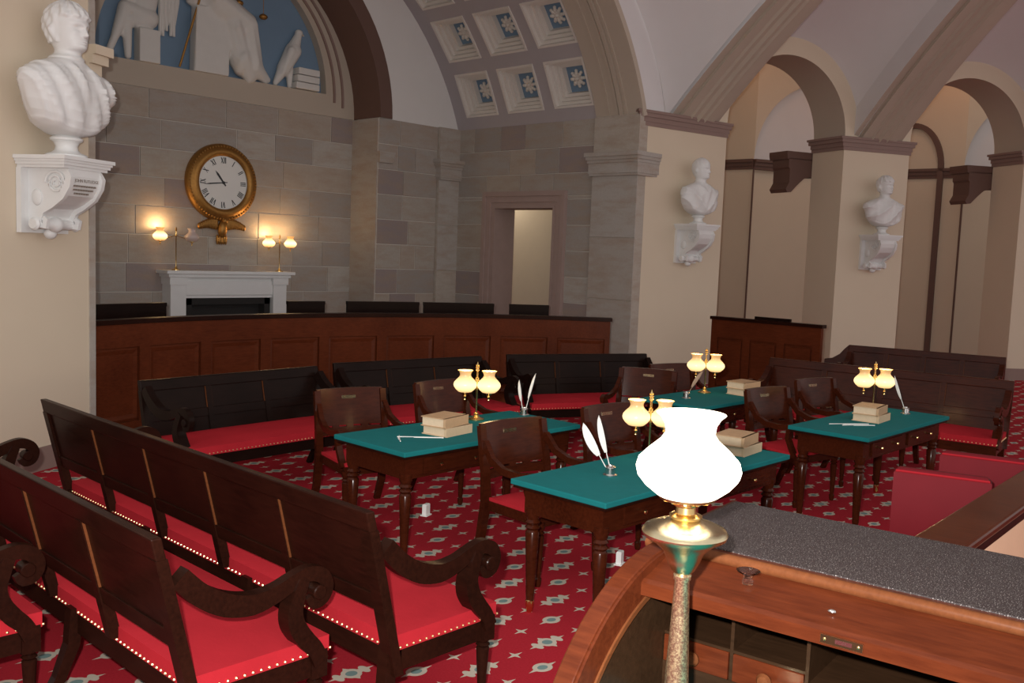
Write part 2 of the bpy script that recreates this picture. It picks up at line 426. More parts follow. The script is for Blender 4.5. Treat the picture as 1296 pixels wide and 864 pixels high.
# ---- door wall
DY0, DY1, DZ = 10.29, 11.61, 2.76
bw = MB().bb(XD, XD+.44, 8.62, DY0-.03, 0, ZS).bb(XD, XD+.44, DY1+.03, YF, 0, ZS).bb(XD, XD+.44, DY0-.03, DY1+.03, DZ+.03, ZS)
wr = structure('wall_right', bw, 'mortar', 'sandstone side wall with a doorway under the coffered vault', 'wall')
ashlar(wr, (XD, 9.47, 0), (0, 1, 0), (-1, 0, 0), YF-.06-9.47, 0, ZS-.002, holes=[(DY0-.2-9.47, DY1+.2-9.47, 0, DZ+.2)], lmin=.5, lmax=1.1)
ashlar(wr, (XD-.07, 8.59, 0), (0, 1, 0), (-1, 0, 0), .88, 0, 3.25, course=.95, mt='stonepil', lmin=2, lmax=3)
ashlar(wr, (XD-.07, 8.59, 0), (0, 1, 0), (-1, 0, 0), .88, 3.58, ZS, course=.95, mt='stonepil', lmin=2, lmax=3)
MB().bb(XD-.07, XD+.4, 8.6, 9.46, 0, ZS).build('pilaster_core', 'stonepil', wr)
capital(wr, XD-.12, XD+.4, 8.57, 9.48, fx=(1, 0), fy=(.6, .6))
d1 = structure('door_1', MB().bb(XD-.04, XD+.45, DY0-.28, DY0, 0, DZ+.28).bb(XD-.04, XD+.45, DY1, DY1+.28, 0, DZ+.28).bb(XD-.04, XD+.45, DY0, DY1, DZ, DZ+.28), 'mauvestone', 'open doorway framed in mauve stone mouldings', 'door')
def doorframe(o0, o1, proud):
    b = MB()
    b.bb(XD-.04-proud, XD-.04, DY0-o1, DY0-o0, 0, DZ+o1).bb(XD-.04-proud, XD-.04, DY1+o0, DY1+o1, 0, DZ+o1).bb(XD-.04-proud, XD-.04, DY0-o0, DY1+o0, DZ+o0, DZ+o1)
    b.build('frame_moulding', 'mauvestone', d1)
doorframe(.2, .28, .05); doorframe(.1, .2, .025); doorframe(.0, .035, .012)
structure('wall_room_beyond', MB().bb(13.35, 13.5, 9.2, 16.5, 0, 5), 'cream', 'cream wall seen through the stone doorway', 'wall')

# ---- coffered vault over the bay
rows = [(21.4, 31.0), (33.9, 43.4), (46.4, 55.9), (58.9, 68.4)]; cols = [(9.49, 10.29), (10.53, 11.33), (11.57, 12.34)]
def cyl(a, y, r=VR): return (XC+r*cos(a), y, VC+r*sin(a))
va = [math.degrees(a1)]
for r0, r1 in rows: va += [r0, r1]
va += [71.5, 80, 90]
va = va+[180-x for x in va[::-1]][1:]
ya = [9.47]+[y for c in cols for y in c]+[12.65]
holes = set()
hs = []
for i, (r0, r1) in enumerate(rows):
    for c0, c1 in cols: hs.append((r0, r1, c0, c1)); 
b = MB()
for i in range(len(va)-1):
    for j in range(len(ya)-1):
        am, ym = (va[i]+va[i+1])/2, (ya[j]+ya[j+1])/2
        if any(h[0] < am < h[1] and h[2] < ym < h[3] for h in hs): continue
        n = max(1, int((va[i+1]-va[i])/2.4)); A_ = [rad(va[i]+(va[i+1]-va[i])*k/n) for k in range(n+1)]
        b.strip([cyl(a, ya[j]) for a in A_], [cyl(a, ya[j+1]) for a in A_])
cb = structure('ceiling_bay', b, 'lilac', 'lilac barrel vault with square coffers', 'ceiling', smooth=True)
def coffer(r0, r1, c0, c1):
    am, ym = rad((r0+r1)/2), (c0+c1)/2; ha, hy = rad(r1-r0)/2, (c1-c0)/2
    e = MB(); ins = 0; prev = (0, 0)
    steps = [(-.004, .05), (-.004, -.015), (.035, -.015), (.035, .05), (.085, .05), (.085, .11), (.135, .11), (.135, .17), (.185, .17), (.185, .27)]
    rings = []
    for q, d in steps:
        f = 1-q/hy
        rings.append([cyl(am+sx*ha*f, ym+sy*hy*f, VR+d) for sx, sy in ((-1, -1), (1, -1), (1, 1), (-1, 1))])
    e.grid(rings, True); o = e.build('coffer', 'coffer', cb)
    f = 1-.18/hy
    p = MB().add([cyl(am+sx*ha*f, ym+sy*hy*f, VR+.268) for sx, sy in ((-1, -1), (1, -1), (1, 1), (-1, 1))], [(0, 1, 2, 3)]).build('coffer_panel', 'blue', o)
    # rosette: eight curled petals and a button
    rr = MB(); ex = Vector((-sin(am), 0, cos(am))); ey = Vector((0, 1, 0)); ez = Vector((-cos(am), 0, -sin(am))); c = Vector(cyl(am, ym, VR+.262))
    tmp = MB()
    for k in range(8):
        a = 2*PI*k/8; L = .125
        for q in range(3): tmp.ell((cos(a)*(.05+.036*q), sin(a)*(.05+.036*q), .03+.012*(q == 1)), (.03-.004*abs(q-1)+.004, .03-.004*abs(q-1)+.004, .028), 8, 5)
    tmp.ell((0, 0, .05), (.035, .035, .04), 10, 6)
    tmp.xf(lambda x, y, z: tuple(c+ex*x+ey*y+ez*z)); tmp.build('rosette', 'coffer', o, smooth=True)
for h in hs: coffer(*h)
# beige reeded archivolt closing the bay towards the room
def arch_band(r, y0, y1, name, mt):
    A_ = [a1+(PI-2*a1)*k/56 for k in range(57)]; b = MB()
    b.strip([cyl(a, y0, r) for a in A_], [cyl(a, y1, r) for a in A_]); b.strip([cyl(a, y0, r) for a in A_], [cyl(a, y0, VR+.06) for a in A_]); b.strip([cyl(a, y1, r) for a in A_], [cyl(a, y1, VR+.06) for a in A_])
    return b.build(name, mt, cb, smooth=True)
arch_band(VR-.03, 8.57, 9.47, 'archivolt', 'tan')
for y0, y1, d in ((8.86, 8.9, .05), (8.93, 8.99, .065), (9.02, 9.07, .05), (9.19, 9.22, .045)): arch_band(VR-d, y0, y1, 'archivolt_bead', 'tan')

structure('light_block_shell', MB().bb(2.0, 12.6, 13.7, 13.85, 0, 8.6).bb(12.3, 12.45, 9.35, 13.7, 4.2, 8.6).bb(2.0, 12.45, 8.75, 13.85, 8.5, 8.6).bb(2.0, 2.1, 9.7, 13.7, 0, 8.6), 'mortar', 'added unseen shell blocking light leaks behind the clock bay', 'wall')  # unseen shell added to keep outside light out of the vault gaps

# ---- left pier (beige, carries the large bust)
LW = Vector((-.883, -.469, 0)); LN = Vector((.469, -.883, 0)); E0 = Vector((3.56, 8.66, 0))
lp = [E0, E0+LW*3.6, E0+LW*3.6-LN*.8, Vector((3.0, 9.6, 0)), Vector((3.3, 8.9, 0))]
b = MB().prism([(p.x, p.y) for p in lp], lambda x, y: (x, y, 0), lambda x, y: (x, y, 5.6))
wl = structure('wall_left', b, 'beige', 'beige plastered pier carrying the large marble bust', 'wall')
def along(p, u, n=0.0, z=0.0): return tuple(p+LW*u+LN*n+Vector((0, 0, z)))
q = [along(E0, -.075, -.3), along(E0, 0, -.3), along(E0, 0, .012), along(E0, -.075, .012)]
MB().prism([(p[0], p[1]) for p in q], lambda x, y: (x, y, 0), lambda x, y: (x, y, ZS)).build('pilaster_edge', 'stonepil', wl)
b = MB()
for z0, z1, o in ((3.36, 3.42, .015), (3.42, 3.52, .04), (3.52, 3.6, .08), (3.6, 3.68, .11)):
    q = [along(E0, -.075-o, -.3), along(E0, .05, -.3), along(E0, .05, .01+o), along(E0, -.075-o, .01+o)]
    b.prism([(p[0], p[1]) for p in q], lambda x, y, z=z0: (x, y, z), lambda x, y, z=z1: (x, y, z))
b.build('pilaster_capital', 'beige', wl)
q = [along(E0, 0, 0), along(E0, 3.6, 0), along(E0, 3.6, .02), along(E0, 0, .02)]
bl = MB().prism([(p[0], p[1]) for p in q], lambda x, y: (x, y, 0), lambda x, y: (x, y, .2))
structure('baseboard_left', bl, 'brownmauve', 'brown baseboard along the beige pier', 'baseboard')
wj = structure('wall_bay_left', MB().bb(3.1, 3.36, 8.95, 12.65, 0, ZS), 'mortar', 'sandstone side wall hidden behind the beige pier', 'wall')
ashlar(wj, (3.36, 8.98, 0), (0, 1, 0), (1, 0, 0), 3.6, 0, ZS)

# ---- arcade: piers, arches, ribs
P1 = (Vector((12.17, 8.55, 0)), Vector((13.6, 8.3, 0)))
P2 = (Vector((15.85, 7.35, 0)), Vector((17.1, 6.72, 0)))
P3 = (Vector((19.13, 5.42, 0)), Vector((20.2, 4.5, 0)))
P4 = (Vector((21.6, 2.5, 0)), Vector((22.2, 1.2, 0)))
PIERS = [P1, P2, P3, P4]
PD = .78
def nrm(a, b): d = (b-a).normalized(); return Vector((-d.y, d.x, 0)) if True else None    # points away from the room (left of a->b)
def pier_poly(i):
    a, b_ = PIERS[i]; n = nrm(a, b_)
    if i == 0: return [Vector((XD-.0, 8.62, 0)), a, b_, b_+n*PD, Vector((XD+.45, 9.3, 0))]
    ca = (PIERS[i-1][1]-a).normalized(); nl = nrm(PIERS[i-1][1], a)
    nr = nrm(b_, PIERS[i+1][0]) if i < 3 else n
    return [a, b_, b_+nr*PD, a+nl*PD]
wa = []
names = ['pier_one', 'pier_two', 'pier_three', 'pier_four']
labels = ['beige pier beside the stone doorway wall', 'beige pier between the two arched openings', 'beige pier at the far side of the second arch', 'beige pier beyond the last arch']
def off(poly, d):
    c = sum(poly, Vector())/len(poly); return [p+(p-c).normalized()*d for p in poly]
for i in range(4):
    pp = pier_poly(i)
    b = MB().prism([(p.x, p.y) for p in pp], lambda x, y: (x, y, 0), lambda x, y: (x, y, ZS+.05))
    o = structure('wall_arcade', b, 'beige', labels[i], 'pier'); wa.append(o)
    c = MB()
    for z0, z1, d in ((3.99, 4.05, .03), (4.05, 4.12, .05), (4.12, 4.18, .09), (4.18, 4.22, .12)):
        c.prism([(p.x, p.y) for p in off(pp, d)], lambda x, y, z=z0: (x, y, z), lambda x, y, z=z1: (x, y, z))
    c.build('cornice', 'brown' if i else 'brownmauve', o).data.materials[0] = M['brownmauve']
    MB().prism([(p.x, p.y) for p in off(pp, .02)], lambda x, y: (x, y, 0), lambda x, y: (x, y, .22)).build('plinth', 'brownmauve', o)

HUB = Vector((10.0, -4.0, 0)); HR, S0 = 20.0, None
def rib_path(base, n=28):
    """segmental rib rising from a pier to the hub"""
    d = HUB-base; L = d.length; d.normalize(); th0 = math.asin(min(.99, L/ (L/sin(rad(41.5))))); R_ = L/sin(rad(41.5))
    out = []
    for k in range(n+1):
        t = k/n; th = rad(41.5)*(1-t); x = L-R_*sin(th); z = R_*(cos(th)-cos(rad(41.5)))
        out.append(base+d*x+Vector((0, 0, ZS+.05+z)))
    return out, d
ceil = structure('ceiling', MB().bb(HUB.x-.5, HUB.x+.5, HUB.y-.5, HUB.y+.5, 8.62, 8.9), 'plaster', 'white umbrella vault with radiating reeded ribs', 'ceiling')
RB = [Vector((1.9, 7.9, 0))]+[(a+b_)/2 for a, b_ in PIERS]
RW = .84
ribs = []
for i, base in enumerate(RB):
    path, d = rib_path(base); side = Vector((d.y, -d.x, 0)) ; ribs.append((path, side))
    # cross-section: offset across, drop below web
    sec = [(-.42, .5), (-.42, .03), (-.30, .03), (-.30, -.02), (-.16, -.02), (-.13, -.05), (-.10, -.02), (-.04, -.02), (0, -.065), (.04, -.02), (.10, -.02), (.13, -.05), (.16, -.02), (.30, -.02), (.30, .03), (.42, .03), (.42, .5)]
    rows = []
    for k, p in enumerate(path):
        t = (path[min(k+1, len(path)-1)]-path[max(k-1, 0)]).normalized(); nn = side.cross(t)
        if nn.z < 0: nn = -nn
        f = 1.2*(1-.35*k/len(path))
        rows.append([tuple(p+side*a*f+nn*h) for a, h in sec])
    b = MB(); b.grid([r_[1:-1] for r_ in rows], False)
    o0 = len(b.v); b.v += [tuple(x) for x in rows[0]]; b.f.append(tuple(range(o0, o0+len(sec))))
    rb = b.build('rib', 'tan', ceil)
    b = MB(); b.grid([r_[:2] for r_ in rows]); b.grid([r_[-2:] for r_ in rows]); b.build('rib_cheek', 'plaster', rb)
def lobe(i, curve):
    """web between rib i and i+1; curve(a, c, u) is its edge on the wall, flattening towards the hub"""
    (pa, sa), (pb_, sb) = ribs[i], ribs[i+1]; n = 60; rows = []; base = None
    for k in range(len(pa)):
        s = k/(len(pa)-1); f = 1.2*(1-.35*s)
        def edge(p, sd, other):
            q1, q2 = p+sd*.41*f, p-sd*.41*f
            return q1 if (q1-other).length < (q2-other).length else q2
        up_ = Vector((0, 0, .24))
        a, c = edge(pa[k], sa, pb_[k])+up_, edge(pb_[k], sb, pa[k])+up_
        us = [(1-cos(PI*j/n))/2 for j in range(n+1)]
        if base is None: base = [curve(a, c, u)-a.lerp(c, u) for u in us]
        rows.append([tuple(a.lerp(c, u)+base[j]*(1-s)**1.25) for j, u in enumerate(us)])
    MB().grid(rows).build('vault_web', 'plaster', ceil, smooth=True)
BX0, BX1 = 1.95, 12.30
def bay_edge(x):
    q = (XC+(x-XC)/(BX1-XC)*(XD-XC)) if x > XC else (XC-(XC-x)/(XC-BX0)*(XD-XC))
    return vz(q)+.10*min(1, max(0, (vz(q)-ZS)/.5))+.05
def curve_bay(a, c, u):
    x = BX0+(BX1-BX0)*u
    return Vector((x, 8.59-.02*(1-u), bay_edge(x)))
b = MB(); A_, B_ = [], []
for k_ in range(61):
    aa = a1+(PI-2*a1)*k_/60; x = XC+(VR+.04)*cos(aa); A_.append((x, 8.6, VC+(VR+.04)*sin(aa)))
    x2 = XC+(cos(aa)*VR)/(XD-XC)*((BX1-XC) if aa < PI/2 else (XC-BX0)); x2 = min(max(x2, BX0), BX1); B_.append((x2, 8.6, bay_edge(x2)+.03))
b.strip(A_, B_); b.build('bay_spandrel', 'plaster', ceil)
def curve_arch(i):
    p, q = PIERS[i][1], PIERS[i+1][0]; mid = (p+q)/2; d = (q-p).normalized(); r = (q-p).length/2+.29
    def f(a, c, u):
        t = PI*(1-u) if False else math.acos(max(-1, min(1, 1-2*u)))
        return mid-d*r*cos(t)+Vector((0, 0, ZS+.07+r*sin(t)))
    return f
lobe(0, curve_bay)
for i in (1, 2, 3): lobe(i, curve_arch(i-1))
# arched openings
for i in range(3):
    a, c = PIERS[i][1], PIERS[i+1][0]; mid = (a+c)/2; u = (c-a).normalized(); n = nrm(a, c); r = (c-a).length/2
    def P(x, z, d): return tuple(mid+u*x+n*d+Vector((0, 0, ZS+.07+z)))
    A_ = [PI*k/40 for k in range(41)]
    b = MB(); e = .3
    b.strip([P(r*cos(t), r*sin(t), 0) for t in A_], [P((r+e)*cos(t), (r+e)*sin(t), 0) for t in A_])
    b.strip([P((r+e)*cos(t), (r+e)*sin(t), 0) for t in A_], [P((r+e)*cos(t), (r+e)*sin(t), PD) for t in A_])
    b.strip([P(r*cos(t), r*sin(t), PD) for t in A_], [P((r+e)*cos(t), (r+e)*sin(t), PD) for t in A_])
    b.build('arch', 'beige', wa[i], smooth=True)
    b = MB(); b.strip([P(r*cos(t), r*sin(t), .0) for t in A_], [P(r*cos(t), r*sin(t), PD) for t in A_]); b.build('arch_soffit', 'tan', wa[i], smooth=True)
# corbels behind piers two and three
for i in (1, 2):
    a, b_ = PIERS[i]; nl = nrm(PIERS[i-1][1], a); ul = (PIERS[i-1][1]-a).normalized(); base = a+nl*(PD+.02)
    prof = [(-.5, 3.88), (.50, 3.88), (.50, 3.72), (.47, 3.68), (.47, 3.45), (.54, 3.33), (.5, 3.27), (.42, 3.28), (.3, 3.40), (.15, 3.53), (.0, 3.58), (-.5, 3.60)]
    MB().prism(prof, lambda x, z: tuple(base+ul*x+Vector((0, 0, z))), lambda x, z: tuple(base+ul*x+nl*.45+Vector((0, 0, z)))).build('corbel', 'brown', wa[i])
    MB().prism([(-.5, 3.86), (.53, 3.86), (.55, 3.94), (.55, 4.0), (-.5, 4.0)], lambda x, z: tuple(base+ul*x-nl*.0+Vector((0, 0, z))), lambda x, z: tuple(base+ul*x+nl*.5+Vector((0, 0, z)))).build('corbel_cap', 'brown', wa[i])

# ---- ambulatory wall behind the arcade
L1 = (Vector((18.0, 10.3, 0)), Vector((.918, -.396, 0))); L2 = (Vector((21.2, 7.16, 0)), Vector((.643, -.766, 0)))
SPAN = 3.4; CZ = 8.2
pts = [Vector((13.5, 12.6, 0)), Vector((17.9, 12.3, 0)), L1[0], L1[0]+L1[1]*SPAN, L2[0], L2[0]+L2[1]*SPAN, Vector((25.2, 2.0, 0)), Vector((25.4, -3, 0))]
b = MB()
for k in (0, 1, 3, 5, 6):
    p, q_ = pts[k], pts[k+1]
    b.add([tuple(p), tuple(q_), tuple(q_+Vector((0, 0, CZ))), tuple(p+Vector((0, 0, CZ)))], [(0, 1, 2, 3)])
wc = structure('wall_corridor', b, 'beige', 'beige rear wall of the arcade corridor', 'wall')
LR = SPAN/2
for k, (p0, u) in enumerate((L1, L2)):
    n = Vector((-u.y, u.x, 0)); mid = p0+u*LR
    def P(x, z, d): return tuple(mid+u*x+n*d+Vector((0, 0, z)))
    A_ = [PI*j/40 for j in range(41)]; rr = LR
    b = MB(); b.strip([P(rr*cos(t), 4.13+rr*sin(t), 0) for t in A_], [P(LR*cos(t), CZ if True else 0, 0) for t in A_]); b.build('spandrel', 'cream', wc)
    b = MB(); b.strip([P(rr*cos(t), 4.13+rr*sin(t), 0) for t in A_], [P(rr*cos(t), 4.13+rr*sin(t), .16) for t in A_]); b.build('niche_soffit', 'cream', wc, smooth=True)
    b = MB().prism([(LR, 4.05)]+[(rr*cos(t), 4.13+rr*sin(t)) for t in A_]+[(-LR, 4.05)], lambda x, z: P(x, z, .13), lambda x, z: P(x, z, .2)); b.build('lunette_panel', 'plaster', wc)
    MB().add([P(-LR, 0, .06), P(LR, 0, .06), P(LR, 4.13, .06), P(-LR, 4.13, .06)], [(0, 1, 2, 3)]).build('niche_panel', 'beige', wc)
    MB().add([P(-LR, 4.05, .06), P(LR, 4.05, .06), P(LR, 4.05, .16), P(-LR, 4.05, .16)], [(0, 1, 2, 3)]).build('niche_ledge', 'beige', wc)
b = MB()
for k in range(1, 6):
    p, q_ = pts[k], pts[k+1]; u = (q_-p).normalized(); n = Vector((u.y, -u.x, 0))
    for z0, z1, d in ((3.95, 4.02, .03), (4.02, 4.1, .05), (4.1, 4.16, .08)):
        b.prism([(p.x-n.x*.1, p.y-n.y*.1), (q_.x-n.x*.1, q_.y-n.y*.1), (q_.x+n.x*d, q_.y+n.y*d), (p.x+n.x*d, p.y+n.y*d)], lambda x, y, z=z0: (x, y, z), lambda x, y, z=z1: (x, y, z))
structure('trim_1', b, 'brown', 'brown string course running along the corridor wall', 'trim')
# arched brown surround on the return between the two lunettes, and thin corner strips
p, q_ = pts[3], pts[4]; u = (q_-p).normalized(); n = Vector((u.y, -u.x, 0)); cm = p+u*.72
ar = [(.62*cos(t), 4.14+.95*sin(t)) for t in [PI*j/24 for j in range(25)]]
b = MB(); b.tube([tuple(cm+u*x+n*.02+Vector((0, 0, z))) for x, z in [(.62, .2)]+ar+[(-.62, .2)]], 1, sec=(.055, .06), up=tuple(n)); structure('trim_2', b, 'brown', 'brown arched surround on the corridor wall', 'trim')
b = MB()
for s_ in (L1[0], L2[0]): b.tube([tuple(s_+Vector((-.02, -.02, 0))), tuple(s_+Vector((-.02, -.02, 3.96)))], .022, 6)
structure('trim_3', b, 'brown', 'thin brown corner beads on the corridor wall', 'trim')
# hidden lamps of the corridor
def plight(name, loc, e, c, r=.15, parent=None):
    l = bpy.data.lights.new(name, 'POINT'); l.energy = e; l.color = c; l.shadow_soft_size = r
    o = bpy.data.objects.new(name, l); COL.objects.link(o); o.location = loc
    if parent is not None: o.parent = parent
    return o
plight('corridor_lamp', (16.6, 9.5, 6.75), 20, (1.0, .45, .20), .2)
plight('corridor_lamp', (19.9, 7.2, 6.75), 20, (1.0, .42, .17), .2)
plight('side_room_fill', (12.8, 12.9, 3.3), 22, (1.0, .88, .70), .2)  # added unseen light that brightens the cream wall beyond the doorway
b = MB().grid([[(12.5, 9.2, 7.4), (17, 7.6, 7.4), (20.8, 5.0, 7.4), (23, 1, 7.4)], [(13.5, 12.9, 7.4), (19.5, 11.5, 7.4), (23.5, 7.5, 7.4), (26, 1, 7.4)]])
structure('ceiling_corridor', b, 'cream', 'cream ceiling of the arcade corridor', 'ceiling')

# ================================================================== OBJECTS
# ---- panelled mahogany screen on an arc in front of the bay
SCX, SCY, SCR = 5.76, 3.81, 5.72
def arcp(r, a, z): return (SCX+r*cos(a), SCY+r*sin(a), z)
def ring_block(b, r0, r1, a0, a1, z0, z1, n=4):
    A_ = [a0+(a1-a0)*k/n for k in range(n+1)]
    poly = [(r1, a) for a in A_]+[(r0, a) for a in A_[::-1]]
    return b.prism(poly, lambda r, a: arcp(r, a, z0), lambda r, a: arcp(r, a, z1))
def arc_screen(label, a0, a1, npan, zt, r=SCR, mt='screen', name='panelled_screen', cat='screen', capmt='mahog'):
    t = thing(name, label, cat)
    bk = MB(); ring_block(bk, r, r+.04, a0, a1, .0, zt-.04, 40); bk.build('backing', mt, t)
    c = MB(); ring_block(c, r-.05, r+.09, a0-.004, a1+.004, zt-.045, zt, 40); c.build('cap_rail', capmt, t)
    c = MB(); ring_block(c, r-.03, r, a0, a1, zt-.28, zt-.05, 40); c.build('top_rail', mt, t)
    c = MB(); ring_block(c, r-.03, r, a0, a1, 0, .16, 40); c.build('bottom_rail', mt, t)
    da = (a1-a0)/npan; sw = .065/r
    for k in range(npan+1):
        am = a0+da*k; c = MB(); ring_block(c, r-.03, r, max(a0, am-sw), min(a1, am+sw), .16, zt-.28, 2); c.build('stile', mt, t)
    for k in range(npan):
        x0, x1 = a0+da*k+sw, a0+da*(k+1)-sw; i1, i2 = .02/r, .06/r
        zz = [(0, .17, zt-.29), (i1, .19, zt-.31), (i2, .23, zt-.35)]
        pr = []
        for (ins, za, zb), d in zip(zz, (-.004, -.014, -.002)):
            pr.append([arcp(r+d, x0+ins, za), arcp(r+d, x1-ins, za), arcp(r+d, x1-ins, zb), arcp(r+d, x0+ins, zb)])
        c = MB().grid(pr, True); o_ = len(c.v); c.v += pr[-1]; c.f.append((o_, o_+1, o_+2, o_+3)); c.build('panel', mt, t)
    return t
aL = math.atan2(9.26-SCY, 3.62-SCX); aR = math.atan2(7.62-SCY, 9.9-SCX)
arc_screen('long curved mahogany screen of raised panels before the fireplace', aR, aL, 9, 1.2)
for k, (x0, x1) in enumerate(((106, 97.2), (82.8, 78.3), (75.5, 66.5), (65.9, 57), (55, 50))):
    r = SCR+.55
    t = thing('high_backed_bench', ['black bench back behind the curved screen, on the bust side of the fireplace', 'short black bench back behind the curved screen, on the doorway side of the fireplace', 'black bench back behind the curved screen, before the recess corner', 'black bench back behind the curved screen, before the corner pilaster', 'black bench back behind the curved screen, crossing the doorway'][k], 'bench', group='black benches behind the curved screen')
    c = MB(); ring_block(c, r, r+.045, rad(x1), rad(x0), .2, 1.28, 8); c.build('back', 'ebon', t)
    c = MB(); ring_block(c, r-.012, r+.06, rad(x1), rad(x0), 1.27, 1.31, 8); c.build('top_rail', 'ebon', t)
    c = MB(); ring_block(c, r-.4, r, rad(x1), rad(x0), .38, .45, 8); c.build('seat', 'ebon', t)
    for q in (x0-.3, x1+.3):
        c = MB(); ring_block(c, r-.38, r, rad(q-.25), rad(q+.25), 0, .38, 2); c.build('end_panel', 'ebon', t)

# straight screen before the first arch
t = thing('panelled_screen', 'straight dark mahogany screen standing before the arched opening', 'screen', (12.12, 6.6, 0), rad(-90))
b = MB().bb(-.85, .85, 0, .04, 0, 1.16).build('backing', 'screen', t)
MB().bb(-.87, .87, -.05, .08, 1.155, 1.2).build('cap_rail', 'mahog', t); MB().bb(-.85, .85, -.03, 0, .9, 1.155).build('top_rail', 'screen', t); MB().bb(-.85, .85, -.03, 0, 0, .15).build('bottom_rail', 'screen', t)
for k in range(4): MB().bb(-.85+.53*k, -.85+.53*k+.11, -.03, 0, .15, .9).build('stile', 'screen', t)
for k in range(3): MB().box((-.53+.53*k, -.008, .525), (.36, .03, .69), 0, .014).build('panel', 'screen', t)
MB().bb(-.2, .35, .05, .09, .2, 1.24).build('rear_board', 'ebon', t)

# ---- furniture helpers
def turned(h, r=.03, n=12):
    return [(r*.55, 0), (r*.75, .02), (r*.8, .05), (r*.5, .06), (r*.62, .075), (r*.85, h*.55), (r*1.0, h*.78), (r*.72, h*.8), (r*1.08, h*.83), (r*.7, h*.86), (r*1.1, h*.9), (r*1.1, h)]
ARM = [(.26, .84), (.18, .76), (.08, .70), (-.03, .675), (-.13, .69), (-.21, .72), (-.28, .735), (-.335, .715), (-.36, .67), (-.345, .625), (-.305, .612), (-.285, .64)]
SUP = [(-.25, .715), (-.225, .66), (-.205, .60), (-.215, .54), (-.255, .48), (-.30, .43), (-.33, .37)]
def smoothpath(pts, rs, m=4):
    out, ro = [], []
    for i in range(len(pts)-1):
        p0, p1, p2, p3 = (Vector(pts[max(0, min(len(pts)-1, i+d))]) for d in (-1, 0, 1, 2))
        for k in range(m):
            t = k/m
            out.append(tuple(.5*((2*p1)+(p2-p0)*t+(2*p0-5*p1+4*p2-p3)*t*t+(3*p1-p0-3*p2+p3)*t**3))); ro.append(rs[i]+(rs[i+1]-rs[i])*t)
    return out+[tuple(pts[-1])], ro+[rs[-1]]
def add_arm(par, x, mt, w=.03, z=0, sc=1):
    pth, rr_ = smoothpath([(x, y*sc, zz+z) for y, zz in ARM], [1.3, 1.35, 1.4, 1.3, 1.1, 1, 1, 1, .95, .9, .8, .6]); b = MB(); b.tube(pth, rr_, sec=(w, .022), up=(1, 0, 0))
    b.lathe([(.001, -w*1.15), (.026, -w*1.15), (.03, -w), (.03, w), (.026, w*1.15), (.001, w*1.15)], (x, -.318*sc, .655+z), 14, 'x')
    a = b.build('arm', mt, par, smooth=True, autosm=35)
    pth, rr_ = smoothpath([(x, y*sc, zz+z) for y, zz in SUP], [.8, .95, 1.1, 1.2, 1.2, 1.1, 1.1]); c = MB(); c.tube(pth, rr_, sec=(w, .032), up=(1, 0, 0)); c.build('arm_support', mt, a, smooth=True, autosm=35)
def sweptfix(path): return path
def cushion(x0, x1, y0, y1, z0, z1, dome=.03, nx=10, ny=6):
    b = MB(); rows = []
    for j in range(ny+1):
        v = j/ny; row = []
        for i in range(nx+1):
            u = i/nx; k = (1-(2*u-1)**6)*(1-(2*v-1)**4)
            row.append((x0+(x1-x0)*u, y0+(y1-y0)*v, z1-.025+dome*k))
        rows.append(row)
    b.grid(rows)
    per = rows[0]+[r[-1] for r in rows[1:]]+rows[-1][::-1][1:]+[r[0] for r in rows[::-1]][1:-1]
    low = [(p[0], p[1], z0) for p in per]; n = len(per)
    b.add(per+low, [(i, (i+1) % n, n+(i+1) % n, n+i) for i in range(n)]); b.add(low, [tuple(range(n))])
    return b
def nails(par, x0, x1, y0, y1, z, step=.034):
    b = MB()
    def row(p, q):
        L = (Vector(q)-Vector(p)).length; n = max(2, int(L/step))
        for k in range(n+1):
            c = Vector(p).lerp(Vector(q), k/n); b.ell(tuple(c), (.0065, .0065, .0065), 6, 4)
    row((x0, y0, z), (x1, y0, z)); row((x0, y1, z), (x1, y1, z)); row((x0, y0, z), (x0, y1, z)); row((x1, y0, z), (x1, y1, z))
    return tag(b.build('nail_trim', 'nailbrass', par), kind='stuff')

